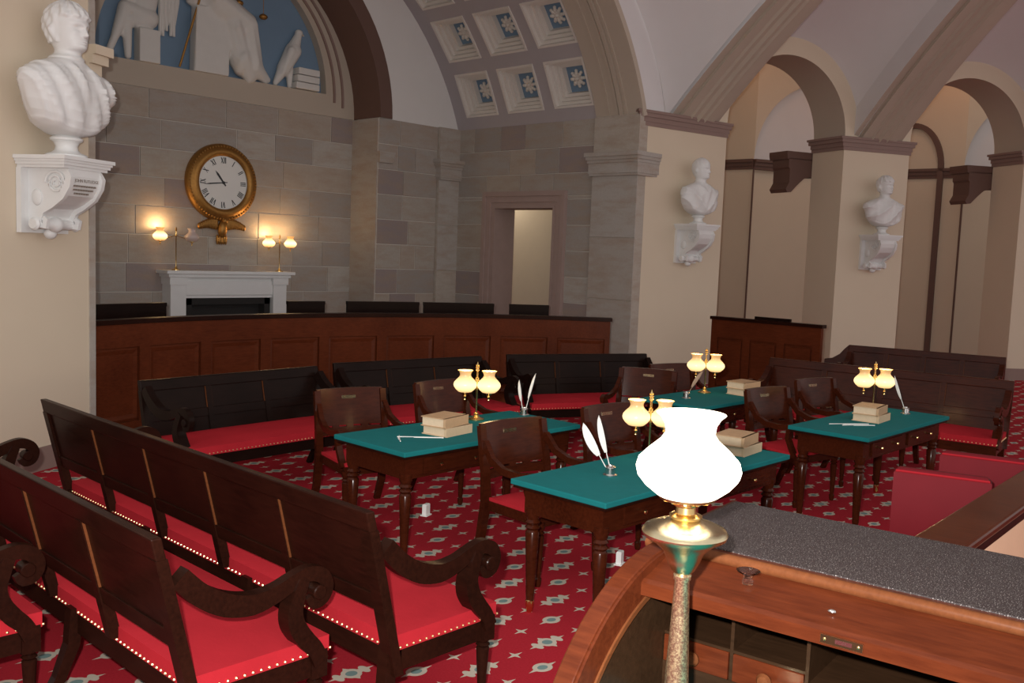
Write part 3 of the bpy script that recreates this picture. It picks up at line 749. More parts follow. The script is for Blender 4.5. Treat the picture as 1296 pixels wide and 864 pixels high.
def settee(label, L, nsec, loc, rz, group=None, mt='mahog', seat='velvet', closed=False, bh=1.0, name='settee', cat='settee'):
    """front faces local -y; back rakes towards +y at the top"""
    t = thing(name, label, cat, loc, rz, group); h = L/2
    def by(z): return .22+.13*(z-.45)/.55
    pz = .44 if closed else .635
    def slab(b, x0, x1, z0, z1, th, front=0.0):
        f = lambda x, z: (x, by(z)-th/2+front, z); g = lambda x, z: (x, by(z)+th/2+front, z)
        return b.prism([(x0, z0), (x1, z0), (x1, z1), (x0, z1)], f, g)
    slab(MB(), -h, h, bh-.085, bh, .04).build('top_rail', mt, t, bevel=.006)
    slab(MB(), -h+.05, h-.05, .575, .645, .03).build('bottom_rail', mt, t, bevel=.004)
    for k in range(nsec+1):
        x = -h+.03+(L-.06)*k/nsec; ww = .032 if k in (0, nsec) else .024
        z0 = .3 if k in (0, nsec) else .42
        s_ = slab(MB(), x-ww, x+ww, z0, bh-.08, .045).build('stile', mt, t)
        if k not in (0, nsec):
            for sx in (-1, 1):
                slab(MB(), x+sx*(ww+.002)-.002, x+sx*(ww+.002)+.002, .645, bh-.085, .034).build('stile_bead', 'edgewood', s_)
    for k in range(nsec):
        x0 = -h+.03+(L-.06)*k/nsec+.03; x1 = -h+.03+(L-.06)*(k+1)/nsec-.03
        slab(MB(), x0-.01, x1+.01, pz, bh-.08, .014).build('back_panel', mt, t)
    MB().bb(-h+.02, h-.02, -.36, -.32, .31, .415).bb(-h+.02, h-.02, .16, .2, .31, .415).bb(-h+.02, -h+.06, -.34, .18, .31, .415).bb(h-.06, h-.02, -.34, .18, .31, .415).bb(-h+.012, -h+.085, -.368, -.295, .30, .412).bb(h-.085, h-.012, -.368, -.295, .30, .412).build('seat_frame', mt, t)
    c = cushion(-h+.015, h-.015, -.375, .205, .40, .49).build('seat_cushion', seat, t, smooth=True, autosm=50)
    nails(t, -h+.012, h-.012, -.378, .208, .412)
    nl = 2 if L < 2 else 4
    for k in range(nl):
        x = -h+.05+(L-.1)*k/(nl-1)
        MB().lathe(turned(.33, .03), (x, -.335, 0), 12).build('front_leg', mt, t, smooth=True)
        b = MB(); b.tube([(x, .345, 0), (x, .27, .12), (x, .215, .26), (x, .2, .42)], [.85, .95, 1.1, 1.2], sec=(.024, .026), up=(1, 0, 0)); b.build('rear_leg', mt, t)
    for sx in (-1, 1): add_arm(t, sx*(h-.03), mt)
    return t

R90 = rad(90)
settee('long dark settee with red seat and scroll arms, nearest the teal tables', 3.25, 5, (2.56, 4.43, 0), R90, 'long settees in rows')
settee('long dark settee with red seat, middle of the three parallel rows', 3.12, 5, (1.80, 4.55, 0), R90, 'long settees in rows')
settee('dark settee with red seat in the last row behind the other long settees', 3.05, 5, (1.06, 5.47, 0), R90, 'long settees in rows')

def face(p, q):      # place by the two ends of the back's top, seen from the front: p left, q right
    p, q = Vector((*p, 0)), Vector((*q, 0)); u = (q-p).normalized(); n = Vector((u.y, -u.x, 0))
    rz = math.atan2(u.y, u.x); c = (p+q)/2+n*.35; return (c.x, c.y, 0), rz, (q-p).length
for p, q, lb in (((3.32, 7.18), (5.06, 7.30), 'black two-seat settee with red seat before the screen, beside the long settees'),
                 ((5.32, 7.40), (7.07, 7.18), 'black two-seat settee with red seat before the screen, middle of three'),
                 ((7.45, 7.16), (9.06, 6.45), 'black two-seat settee with red seat at the doorway end of the screen')):
    loc, rz, L = face(p, q); settee(lb, L, 3, loc, rz, 'black settees along the curved screen', mt='ebon', closed=True, bh=.9)
for p, q, lb, wing in (((9.70, 5.19), (10.05, 2.76), 'long mahogany bench with red seat beside the far tables', 0),
                 ((12.38, 5.47), (12.75, 3.62), 'mahogany bench with a curved wing, behind the long bench by the piers', 1)):
    loc, rz, L = face(p, q); t = settee(lb, L, 4, loc, rz, 'mahogany benches by the arcade', mt='chairwood', name='bench', cat='bench', closed=True, bh=.95)
    if wing:
        h = -L/2
        MB().prism([(h, .95), (h-.05, .90), (h-.11, .82), (h-.2, .76), (h-.3, .74), (h-.3, .45), (h, .45)], lambda x, z: (x, .2+.13*(z-.45)/.55, z), lambda x, z: (x, .24+.13*(z-.45)/.55, z)).build('wing', 'chairwood', t)

# ---- tables
def table(label, x0, x1, y0, y1):
    L, W = x1-x0, y1-y0
    t = thing('writing_table', label, 'table', ((x0+x1)/2, (y0+y1)/2, 0), 0, 'teal topped writing tables')
    MB().bb(-L/2, L/2, -W/2, W/2, .728, .76).build('table_top', 'baize', t, bevel=.006)
    MB().bb(-L/2+.012, L/2-.012, -W/2+.012, W/2-.012, .712, .73).build('top_board', 'mahog', t)
    ap = MB().bb(-L/2+.06, L/2-.06, -W/2+.06, W/2-.06, .57, .713).build('apron', 'chairwood', t)
    for s_ in (-1, 1):
        d = MB().box((s_*L*.21, -W/2+.056, .642), (L*.34, .016, .105), 0, .004).build('drawer', 'chairwood', t)
        for q in (-1, 1): MB().lathe([(.004, 0), (.006, -.012), (.013, -.02), (.01, -.028), (.001, -.03)], (s_*L*.21+q*L*.09, -W/2+.048, .642), 10, 'y').build('knob', 'brass', d, smooth=True)
    for sx in (-1, 1):
        for sy in (-1, 1):
            x, y = sx*(L/2-.095), sy*(W/2-.095)
            lg = MB().lathe([(.02, .06), (.024, .1), (.032, .3), (.04, .46), (.03, .475), (.044, .49), (.03, .505), (.044, .52), (.032, .535), (.042, .56), (.042, .6)], (x, y, 0), 14).build('leg', 'chairwood', t, smooth=True)
            MB().lathe([(.012, 0), (.02, .01), (.022, .035), (.024, .04), (.024, .07), (.018, .075)], (x, y, 0), 12).build('caster', 'brass', lg, smooth=True)
    return t
TB = {'a': (3.71, 5.40, 4.39, 5.12), 'b': (3.76, 5.71, 2.87, 3.54), 'c': (6.9, 8.47, 4.3, 4.95), 'd': (6.75, 8.40, 2.79, 3.43)}
table('teal topped writing table before the black settees, with crossed white quills', *TB['a'])
table('teal topped writing table next to the roll-top desk', *TB['b'])
table('teal topped writing table with a tan quill, standing near the bust pier', *TB['c'])
table('teal topped writing table beside the long mahogany bench', *TB['d'])

# ---- armchairs behind the tables (face -y)
def armchair(label, loc, rz, group):
    t = thing('armchair', label, 'armchair', loc, rz, group); w_ = .27; mt = 'chairwood'
    def cy(x): return .27-.5*x*x*1.0
    n = 10; xs = [-w_+2*w_*k/n for k in range(n+1)]
    def curved(z0, z1, th, bow=.0, rk=.16, top=0):
        rows = []
        for (z, d) in ((z0, -th/2), (z1, -th/2), (z1, th/2), (z0, th/2), (z0, -th/2)):
            rows.append([(x*1.0, .30-.55*x*x+(z-.6)*rk*1.3+d, z+(top*(1-(x/w_)**2) if z == z1 else 0)) for x in xs])
        b = MB().grid(rows)
        for e in (0, n): o = len(b.v); b.v += [rows[k][e] for k in range(4)]; b.f.append((o, o+1, o+2, o+3))
        return b
    curved(.63, .91, .028, top=.0).build('crest_rail', mt, t, smooth=True)
    curved(.56, .615, .022).build('lower_rail', mt, t, smooth=True)
    for k in range(3): 
        x = -.12+.12*k; MB().prism([(x-.028, .61), (x+.028, .61), (x+.028, .635), (x-.028, .635)], lambda x_, z: (x_, .286-.55*x_*x_+(z-.6)*.208, z), lambda x_, z: (x_, .302-.55*x_*x_+(z-.6)*.208, z)).build('splat', mt, t)
    for sx in (-1, 1):
        x = sx*w_; b = MB(); b.tube([(x, .36, 0), (x, .28, .18), (x, .24, .42), (x, .255, .6), (x, .31, .9)], [.9, 1, 1.1, 1, .9], sec=(.02, .026), up=(1, 0, 0)); b.build('rear_leg', mt, t)
        MB().lathe(turned(.40, .028), (sx*.25, -.24, 0), 12).build('front_leg', mt, t, smooth=True)
        b = MB(); b.tube([(x, .27, .80), (x*1.04, .18, .70), (x*1.08, .06, .655), (x*1.08, -.08, .65), (x*1.06, -.2, .67), (x*1.05, -.25, .65), (x*1.04, -.25, .615)], [1, 1, 1, 1, 1, 1.1, .8], sec=(.022, .018), up=(1, 0, 0)); a = b.build('arm', mt, t, smooth=True, autosm=35)
        b = MB(); b.tube([(x*1.05, -.17, .65), (x*1.02, -.15, .57), (x, -.18, .5), (x*.97, -.22, .42)], 1, sec=(.018, .022), up=(1, 0, 0)); b.build('arm_support', mt, a)
    MB().bb(-.27, .27, -.26, .24, .37, .43).build('seat_frame', mt, t)
    cushion(-.26, .26, -.25, .22, .42, .475).build('seat_cushion', 'velvet', t, smooth=True, autosm=50)
    MB().bb(-.055, .055, .262, .268, .83, .855).build('name_plate', 'oldbrass', t).location = (0, .068, 0)
    return t
g = 'armchairs behind the writing tables'
CH = [((4.36, 5.62), -14, 'reddish armchair behind the crossed-quill table, close to the black settee by the long settees'), ((5.35, 5.58), 0, 'reddish armchair behind the crossed-quill table, in front of the middle black settee'),
      ((4.46, 3.91), -4, 'armchair squeezed between the crossed-quill table and the table next to the roll-top desk'), ((5.54, 3.95), -5, 'armchair behind the twin lamp on the table next to the roll-top desk'),
      ((7.5, 3.75), -10, 'armchair in front of the stacked books, behind the table beside the long bench'), ((8.55, 3.82), -12, 'dark armchair between the long bench and the table beside it'),
      ((7.44, 5.35), -70, 'armchair turned sideways at the end of the doorway-side black settee'), ((8.26, 5.3), -16, 'armchair behind the table that stands near the bust pier')]
ac0 = None
for (x, y), r, lb in CH:
    if ac0 is None: ac0 = armchair(lb, (x, y, 0), rad(r), g)
    else: dup(ac0, (x, y, 0), rad(r), lb, g)

# ---- twin-shade lamps
SH = [(.30, 0), (.33, .02), (.44, .12), (.525, .24), (.545, .33), (.52, .44), (.42, .56), (.30, .68), (.255, .76), (.265, .86), (.31, .95), (.36, 1.0)]
def shade_mesh(h): return MB().lathe([(r*h, z*h) for r, z in SH]+[((r-.02)*h, z*h) for r, z in SH[::-1]], (0, 0, 0), 24, cap=False)
def twin_lamp(name, label, loc, rz, H=.42, sep=.088, sh=.16, lit=(1, 1), group=None, mt='shade', power=2.2):
    t = thing(name, label, 'lamp', loc, rz, group)
    MB().lathe([(.001, 0), (.062, 0), (.062, .008), (.05, .014), (.03, .02), (.016, .035), (.02, .045), (.009, .055)], (0, 0, 0), 20).build('base', 'brass', t, smooth=True)
    MB().lathe([(.007, .05), (.007, H-.13), (.013, H-.12), (.013, H-.105), (.007, H-.1), (.007, H-.06), (.016, H-.05), (.01, H-.04), (.016, H-.03), (.009, H-.02), (.014, H-.012), (.004, H), (.001, H+.012)], (0, 0, 0), 14).build('stem', 'brass', t, smooth=True)
    zs = H-1.36*sh if sh < .17 else H-.20
    for i, sx in enumerate((-1, 1)):
        b = MB(); b.tube([(0, 0, H-.115), (sx*sep*.5, 0, H-.15), (sx*sep, 0, zs-.005)], .005, 8); b.lathe([(.004, zs-.06), (.009, zs-.055), (.006, zs-.04), (.011, zs-.03), (.006, zs-.02), (.024, zs-.008), (.038, zs), (.038, zs+.006)], (sx*sep, 0, 0), 14)
        a = b.build('arm', 'brass', t, smooth=True)
        s_ = shade_mesh(sh).build('glass_shade', mt if lit[i] else 'offshade', a, smooth=True); s_.location = (sx*sep, 0, zs+.004)
        if lit[i]: plight('lamp_flame', (sx*sep, 0, zs+sh*1.12), power, (1.0, .62, .28), .03, t)
    return t
LR_ = rad(-46.5)
g = 'twin shade brass lamps on the tables'
twin_lamp('table_lamp', 'brass lamp with two lit shades on the table with crossed quills', (4.89, 4.98, .76), LR_, group=g)
twin_lamp('table_lamp', 'brass lamp with two lit shades on the table next to the roll-top desk', (4.84, 3.38, .76), LR_, group=g)
twin_lamp('table_lamp', 'brass lamp with two lit shades beside the tan quill', (7.7, 4.78, .76), LR_, sep=.09, group=g)
twin_lamp('table_lamp', 'brass lamp with two lit shades on the table beside the long bench', (8.09, 3.33, .76), LR_, sep=.09, group=g)

# ---- books
def book(label, x, y, z, rz, w_, d, h, mt):
    t = thing('book', label, 'book', (x, y, z), rz, 'stacked books on the tables')
    MB().bb(-w_/2, w_/2, -d/2, d/2, 0, .006).bb(-w_/2, w_/2, -d/2, d/2, h-.006, h).build('cover', mt, t)
    MB().tube([(-w_/2, -d/2+.004, h/2), (w_/2, -d/2+.004, h/2)], 1, sec=(.01, h/2), up=(0, 0, 1)).build('spine', mt, t)
    MB().bb(-w_/2+.008, w_/2-.008, -d/2+.008, d/2-.008, .005, h-.005).build('page_block', 'pages', t)
for x, y, rz, nm in ((4.36, 4.72, 8, 'crossed-quill table'), (5.5, 3.14, 6, 'table next to the roll-top desk'), (7.98, 4.52, -5, 'table near the bust pier'), (7.58, 3.13, 4, 'table beside the long bench')):
    book('lower of two thick tan books on the '+nm, x, y, .76, rad(rz), .28, .21, .06, 'leather2'); book('upper of two thick tan books on the '+nm, x-.02, y+.005, .82, rad(rz+4), .27, .2, .065, 'leather')

# ---- inkwells and quills
def inkwell(label, x, y, z=.76):
    t = thing('inkwell', label, 'inkwell', (x, y, z), 0, 'pewter inkwells on the tables')
    MB().lathe([(.001, 0), (.042, 0), (.042, .006), (.03, .012), (.028, .045), (.032, .05), (.026, .055), (.012, .056), (.012, .05), (.001, .05)], (0, 0, 0), 18).build('pot', 'silver', t, smooth=True)
    MB().lathe([(.012, .05), (.014, .053), (.012, .062), (.009, .062), (.009, .05)], (0, 0, 0), 12, cap=False).build('collar', 'silver', t, smooth=True)
def quill(label, base, tip, mt='feather', wv=.022, group='quills on the tables'):
    base, tip = Vector(base), Vector(tip); d = tip-base; L = d.length; t = thing('quill', label, 'quill', tuple(base), 0, group)
    u = d.normalized(); view = (Vector((0, 0, 2))-base).normalized(); s_ = (u.cross(Vector((0, 0, 1))) if abs(u.z) < .1 else u.cross(view)).normalized(); bow = s_*.05*L
    pth = [u*L*k/14+s_*(.04*L*(k/14)**2) for k in range(15)]
    MB().tube([tuple(p) for p in pth], [.0035-.0025*k/14 for k in range(15)], 6).build('shaft', mt, t)
    b = MB(); nn = u.cross(s_).normalized(); top = []; bot = []
    for k in range(5, 15):
        f = (k-5)/9; wd = wv*math.sin(PI*min(1, f*.92+.08))**.6*(1 if f < .95 else .5); top.append(pth[k]+s_*wd*.45+nn*.004); bot.append(pth[k]-s_*wd+nn*.006)
    b.strip([tuple(p) for p in top], [tuple(p) for p in pth[5:]]); b.strip([tuple(p) for p in pth[5:]], [tuple(p) for p in bot])
    v = b.build('vane', mt, t); sm = v.modifiers.new('thick', 'SOLIDIFY'); sm.thickness = .0015
rt = _rt
def up_quill(lb, x, y, dx, h, mt='feather', wv=.022): quill(lb, (x, y, .775), tuple(Vector((x, y, .78))+rt*dx+Vector((0, 0, h))), mt, wv)
inkwell('pewter inkwell holding two quills on the crossed-quill table', 5.34, 4.91)
up_quill('short upright white quill in the inkwell of the crossed-quill table', 5.335, 4.915, -.05, .25, wv=.016); up_quill('tall curved white quill in the inkwell of the crossed-quill table', 5.345, 4.905, .06, .31, wv=.014)
inkwell('pewter inkwell holding two quills on the table next to the roll-top desk', 4.27, 3.24)
up_quill('broad white quill leaning in the inkwell next to the roll-top desk', 4.265, 3.245, -.17, .27, wv=.035); up_quill('narrow white quill in the inkwell next to the roll-top desk', 4.275, 3.235, -.10, .32, wv=.024)
inkwell('pewter inkwell holding the tan quill', 7.24, 4.68); up_quill('tan quill standing in an inkwell beside a twin lamp', 7.24, 4.68, .13, .24, 'brownfeather', .022)
inkwell('pewter inkwell behind the books on the table beside the long bench', 8.18, 3.08); up_quill('long white quill leaning over towards a lamp by the long bench', 8.18, 3.08, -.13, .3, wv=.016)
quill('white quill lying flat on the crossed-quill table, longer of the pair', (3.98, 4.79, .766), (4.22, 4.60, .766), wv=.012, group='loose quills'); quill('thin white quill lying crosswise on the crossed-quill table', (3.9, 4.66, .766), (4.02, 4.83, .766), 'feather', .01, group='loose quills')
quill('white quill lying flat on the table beside the long bench, longer of the pair', (7.06, 3.24, .766), (7.36, 3.06, .766), wv=.012, group='loose quills'); quill('thin white quill lying beside another on the table by the long bench', (7.1, 3.15, .766), (7.34, 3.0, .766), wv=.009, group='loose quills')
for x, y, lb in ((4.69, 5.28, 'small white floor box under the crossed-quill table'), (4.92, 3.62, 'small white floor box under the table next to the roll-top desk')):
    t = thing('floor_box', lb, 'floor box', (x, y, 0), rad(20)); MB().box((0, 0, .045), (.06, .035, .09), 0, .006).build('body', 'white', t); MB().bb(-.04, .04, -.028, .028, 0, .008).build('base_plate', 'white', t)

# ---- red upholstered seats and the railing on the right
def redseat(label, x, y, rz, w_):
    t = thing('red_chair', label, 'chair', (x, y, 0), rz, 'red upholstered chairs by the railing')
    MB().box((0, .24, .7), (w_, .09, .44), 0, .025).build('backrest', 'velvet2', t, smooth=True, autosm=50)
    MB().tube([(-w_/2+.01, .20, .905), (w_/2-.01, .20, .905)], .007, 6).build('piping', 'velvet', t)
    cushion(-w_/2, w_/2, -.25, .22, .40, .49).build('seat_cushion', 'velvet2', t, smooth=True, autosm=50)
    MB().bb(-w_/2+.02, w_/2-.02, -.23, .24, .33, .41).build('seat_frame', 'mahog', t)
    for sx in (-1, 1):
        for sy in (-.2, .22): MB().lathe(turned(.34, .026), (sx*(w_/2-.05), sy, 0), 10).build('leg', 'mahog', t, smooth=True)
redseat('red upholstered chair back beside the wooden railing', 5.02, 1.69, rad(-74), .48)
redseat('red upholstered chair behind another red chair at the railing', 5.72, 1.7, rad(-76), .48)
t = thing('railing', 'broad wooden railing with pleated cream fabric panel', 'railing', (3.3, 1.13, 0), rad(3))
MB().bb(0, 3.6, 0, .2, .91, .95).build('handrail', 'deskwood', t, bevel=.012); MB().bb(0, 3.6, .02, .17, .86, .91).build('under_rail', 'mahog', t)
b = MB(); rows = [[], []]
for k in range(1121):
    x = 3.58*k/1120+.01; y = .03+.011*sin(2*PI*k/8); rows[0].append((x, y, .1)); rows[1].append((x, y, .86))
b.grid(rows); tag(b.build('pleated_panel', 'pleat', t, smooth=True, autosm=80), kind='stuff')
MB().bb(0, 3.6, .05, .09, .0, .86).build('backing_board', 'mahog', t); MB().bb(0, 3.6, .0, .12, 0, .1).build('bottom_rail', 'mahog', t)

# ---- mantelpiece, lamps on it, clock
MX0, MX1 = 6.45, 8.60; MXM = (MX0+MX1)/2; YW = YC-.018
t = thing('mantelpiece', 'white marble mantelpiece under the gilt clock', 'fireplace', (MXM, YW, 0)); hw = (MX1-MX0)/2
MB().bb(-hw, hw, -.36, 0, 1.52, 1.57).bb(-hw+.05, hw-.05, -.31, 0, 1.47, 1.52).build('shelf', 'marble', t, bevel=.006)
MB().bb(-hw+.13, hw-.13, -.22, 0, 1.16, 1.469).build('frieze', 'marble', t)
MB().bb(-hw+.34, hw-.34, -.245, -.22, 1.2, 1.42).build('frieze_tablet', 'marble', t, bevel=.01)
for s_ in (-1, 1):
    MB().bb(s_*(hw-.34), s_*(hw-.1), -.26, 0, 0, 1.47).build('jamb', 'marble', t); MB().bb(s_*(hw-.36), s_*(hw-.08), -.28, 0, 0, .16).build('jamb_plinth', 'marble', t); MB().bb(s_*(hw-.36), s_*(hw-.08), -.285, 0, 1.36, 1.47).build('jamb_block', 'marble', t)
MB().bb(-hw+.34, hw-.34, -.03, 0, 0, 1.16).build('firebox', 'soot', t)
MB().bb(-hw+.36, -hw+.46, -.2, -.03, 0, 1.16).bb(hw-.46, hw-.36, -.2, -.03, 0, 1.16).bb(-hw+.36, hw-.36, -.2, -.03, 1.06, 1.16).build('firebox_surround', 'soot', t)
g = 'twin shade lamps on the mantelpiece'
twin_lamp('mantel_lamp', 'brass lamp with only one shade lit on the mantelpiece', (6.66, YW-.2, 1.57), rad(-20), H=.62, sep=.22, sh=.19, lit=(1, 0), group=g, mt='mshade', power=7)
twin_lamp('mantel_lamp', 'brass lamp with two lit shades on the mantelpiece', (8.4, YW-.2, 1.57), rad(-20), H=.58, sep=.17, sh=.18, group=g, mt='mshade', power=6)
CXW, CZW, CR = 7.47, 2.9, .585
t = thing('wall_clock', 'round gilt wall clock with white dial above the mantelpiece', 'clock', (CXW, YW, CZW))
MB().lathe([(.40, -.10), (.43, -.135), (.46, -.14), (.5, -.13), (.53, -.10), (.575, -.08), (CR, -.05), (CR, 0), (.3, 0)], (0, 0, 0), 64, 'y', cap=False).build('bezel', 'gold', t, smooth=True, autosm=60)
b = MB()
for k in range(72):
    a = 2*PI*k/72; b.ell((.545*cos(a), -.098, .545*sin(a)), (.018, .015, .018), 6, 4)
b.build('bead_ring', 'gold', t, smooth=True)
MB().lathe([(.001, -.088), (.25, -.089), (.405, -.085), (.42, -.07), (.42, -.02), (.001, -.02)], (0, 0, 0), 48, 'y').build('dial', 'face', t, smooth=True)
MB().lathe([(.405, -.1), (.412, -.105), (.42, -.1)], (0, 0, 0), 48, 'y', cap=False).build('rim', 'gold', t)
rom = ['XII', 'I', 'II', 'III', 'IIII', 'V', 'VI', 'VII', 'VIII', 'IX', 'X', 'XI']
def bar(b, p, q, w_, T_): 
    d = Vector((q[0]-p[0], q[1]-p[1])); n = Vector((-d.y, d.x)).normalized()*w_/2
    P_ = [(p[0]+n.x, p[1]+n.y), (q[0]+n.x, q[1]+n.y), (q[0]-n.x, q[1]-n.y), (p[0]-n.x, p[1]-n.y)]
    b.prism(P_, lambda x, z: T_(x, z, -.0905), lambda x, z: T_(x, z, -.086))
for k, sx in enumerate(rom):
    a = PI/2-2*PI*k/12; ct = Vector((cos(a), sin(a))); rt_ = Vector((sin(a), -cos(a))); c = ct*.335
    T_ = lambda x, z, y, c=c, ct=ct, rt_=rt_: (c.x+rt_.x*x+ct.x*z, y, c.y+rt_.y*x+ct.y*z)
    wd = {'I': .022, 'V': .05, 'X': .05}; tot = sum(wd[s_] for s_ in sx); x = -tot/2; b = MB()
    for s_ in sx:
        xm = x+wd[s_]/2; hh = .045
        if s_ == 'I': bar(b, (xm, -hh), (xm, hh), .012, T_)
        if s_ == 'V': bar(b, (xm-.018, hh), (xm, -hh), .013, T_); bar(b, (xm+.018, hh), (xm, -hh), .006, T_)
        if s_ == 'X': bar(b, (xm-.018, hh), (xm+.018, -hh), .013, T_); bar(b, (xm+.018, hh), (xm-.018, -hh), .006, T_)
        x += wd[s_]
    b.build('numeral', 'black', t)
def hand(nm, ang, L, w_, y):
    a = PI/2-ang; d = Vector((cos(a), sin(a))); n = Vector((-d.y, d.x)); P_ = [(-d*.06+n*w_*.6), (-d*.06-n*w_*.6), (d*L*.7-n*w_), (d*L), (d*L*.7+n*w_)]
    MB().prism([(p.x, p.y) for p in P_], lambda x, z: (x, y, z), lambda x, z: (x, y-.005, z)).build(nm, 'black', t)
hand('hour_hand', rad(322), .22, .016, -.094); hand('minute_hand', rad(263), .33, .010, -.1)
MB().lathe([(.001, -.112), (.02, -.11), (.022, -.09)], (0, 0, 0), 14, 'y').build('hub', 'black', t)
# carved gilt bird with spread wings below the dial
b = MB(); rr = random.Random(3)
b.ell((0, -.07, -.70), (.075, .07, .13), 12, 8); b.ell((.03, -.09, -.575), (.045, .045, .05), 10, 6)
for s_ in (-1, 1):
    for k in range(9):
        f = k/8; b.ell((s_*(.10+.27*f), -.06, -.62-.05*f+.02*sin(f*3)), (.035, .03, .10-.05*f), 8, 6)
for k in range(5): b.ell(((k-2)*.035, -.05, -.86), (.022, .025, .08), 8, 5)
b.build('carved_bird', 'gold', t, smooth=True)

# ---- remeshed sculpture helper
def blob(name, caps, mt, parent, vox=.02, smooth=4, fn=None):
    b = MB()
    for c in caps:
        if c[0] == 'c':
            p, r0, q, r1 = Vector(c[1]), c[2], Vector(c[3]), c[4]; b.ell(tuple(p), (r0,)*3, 12, 8); b.ell(tuple(q), (r1,)*3, 12, 8)
            b.tube([tuple(p), tuple(q)], [r0, r1], 12)
        elif c[0] == 'e': b.ell(c[1], c[2], 14, 10)
        else: b.bb(*c[1])
    if fn: b.xf(fn)
    o = b.build(name, mt, parent)
    rm = o.modifiers.new('remesh', 'REMESH'); rm.mode = 'VOXEL'; rm.voxel_size = vox; rm.use_smooth_shade = True
    if smooth: s_ = o.modifiers.new('smooth', 'SMOOTH'); s_.iterations = smooth; s_.factor = .5
    return o
# ---- plaster relief figures in the lunette (plain generic allegorical group)
t = thing('relief_sculpture', 'white plaster relief of draped figures, scales and bird on blue lunette', 'relief', (XC+.14, YC+.12, lun_c))
def rx(px): return px
Yr = -.08
# seated draped figure on block, right of the sword
blob('robed_figure', [('b', (-.58, -.02, -.2, 0, 0, .95)), ('e', (-.28, Yr, 1.2), (.3, .14, .32)), ('c', (-.2, Yr, 1.05), .24, (.28, Yr, .82), .2), ('c', (.28, Yr, .82), .2, (.42, Yr, .25), .17), ('c', (.05, Yr, .8), .2, (.22, Yr, .2), .16), ('c', (.42, Yr, .22), .16, (.66, Yr, .06), .07), ('c', (.2, Yr, .3), .2, (.36, Yr, .06), .12),
     ('c', (-.28, Yr, 1.2), .2, (-.3, Yr, 1.6), .2), ('c', (-.5, Yr, 1.5), .11, (-.62, Yr, 1.22), .14), ('c', (-.62, Yr, 1.22), .13, (-.6, Yr, 1.02), .08), ('c', (-.1, Yr, 1.55), .1, (.22, Yr, 1.5), .09), ('c', (.22, Yr, 1.5), .1, (.3, Yr, 1.55), .06), ('e', (-.3, Yr, 1.85), (.12, .11, .15))], 'plasterfig', t, .022, 3,
     lambda x, y, z: (x+.015*sin(z*30+x*25), y-(.045*abs(sin(x*9+z*6))+.02*sin(x*26-z*9))*(1 if x > -.02 or z > .98 else 0), z))
# winged seated figure
blob('winged_figure', [('b', (-1.62, -1.32, -.2, 0, 0, .46)), ('e', (-1.5, Yr, .95), (.2, .12, .36)), ('c', (-1.45, Yr, .62), .15, (-1.78, Yr, .72), .1), ('c', (-1.78, Yr, .72), .1, (-1.92, Yr, .3), .06), ('c', (-1.92, Yr, .3), .055, (-2.0, Yr, .1), .05), ('c', (-1.5, Yr, .58), .13, (-1.76, Yr, .55), .09), ('c', (-1.76, Yr, .55), .08, (-1.74, Yr, .06), .05), ('c', (-1.42, Yr, 1.15), .08, (-1.7, Yr, .92), .06), ('e', (-1.55, Yr, 1.45), (.1, .1, .13))], 'plasterfig', t, .02, 3, lambda x, y, z: (x+.2, y, z))
b = MB()
for k in range(9):
    x = -1.06+.055*(k % 5); z0 = 1.25; z1 = .35+.06*((k*37) % 5)+.04*abs(k % 5-2)
    b.tube([(x+.03, -.05-.012*(k % 2), z0), (x+.015, -.07, (z0+z1)/2), (x+.05*(k % 2), -.05, z1)], [.05, .05, .02], 8)
b.build('wing', 'plasterfig', t, smooth=True)
MB().bb(-1.58, -1.42, -.14, -.08, .75, 1.5).build('tablet', 'plasterfig', t, bevel=.01)
b = MB(); b.tube([(-.78, -.1, .03), (-.34, -.24, 1.7)], .017, 8); b.tube([(-.52, -.22, 1.36), (-.35, -.22, 1.46)], .02, 8); b.build('sword', 'gold', t)
b = MB(); b.tube([(.14, -.16, 1.50), (.56, -.16, 1.38)], .016, 8); b.tube([(.36, -.16, 1.38), (.36, -.16, 1.62)], .014, 8)
for x, z in ((.14, 1.50), (.56, 1.38)): b.tube([(x, -.16, z), (x, -.16, z-.36)], .005, 6); b.ell((x, -.16, z-.38), (.07, .06, .045), 10, 6)
b.build('scales', 'gold', t, smooth=True)
blob('bird', [('c', (1.16, Yr, .6), .135, (.98, Yr, .28), .11), ('c', (.98, Yr, .28), .1, (.84, Yr, .05), .045), ('c', (1.18, Yr, .68), .1, (1.25, Yr, .86), .06), ('e', (1.26, Yr, .9), (.068, .06, .055)), ('c', (1.29, Yr, .89), .03, (1.36, Yr, .865), .014), ('c', (1.09, Yr, .3), .07, (1.1, Yr, .04), .04), ('c', (1.08, Yr-.08, .58), .07, (.93, Yr-.06, .2), .04)], 'plasterfig', t, .016, 2)
for k in range(3): MB().bb(1.16+.02*k, 1.6, -.2, 0, .01+.115*k, .115+.115*k).build('stacked_volume', 'plasterfig', t, bevel=.012)

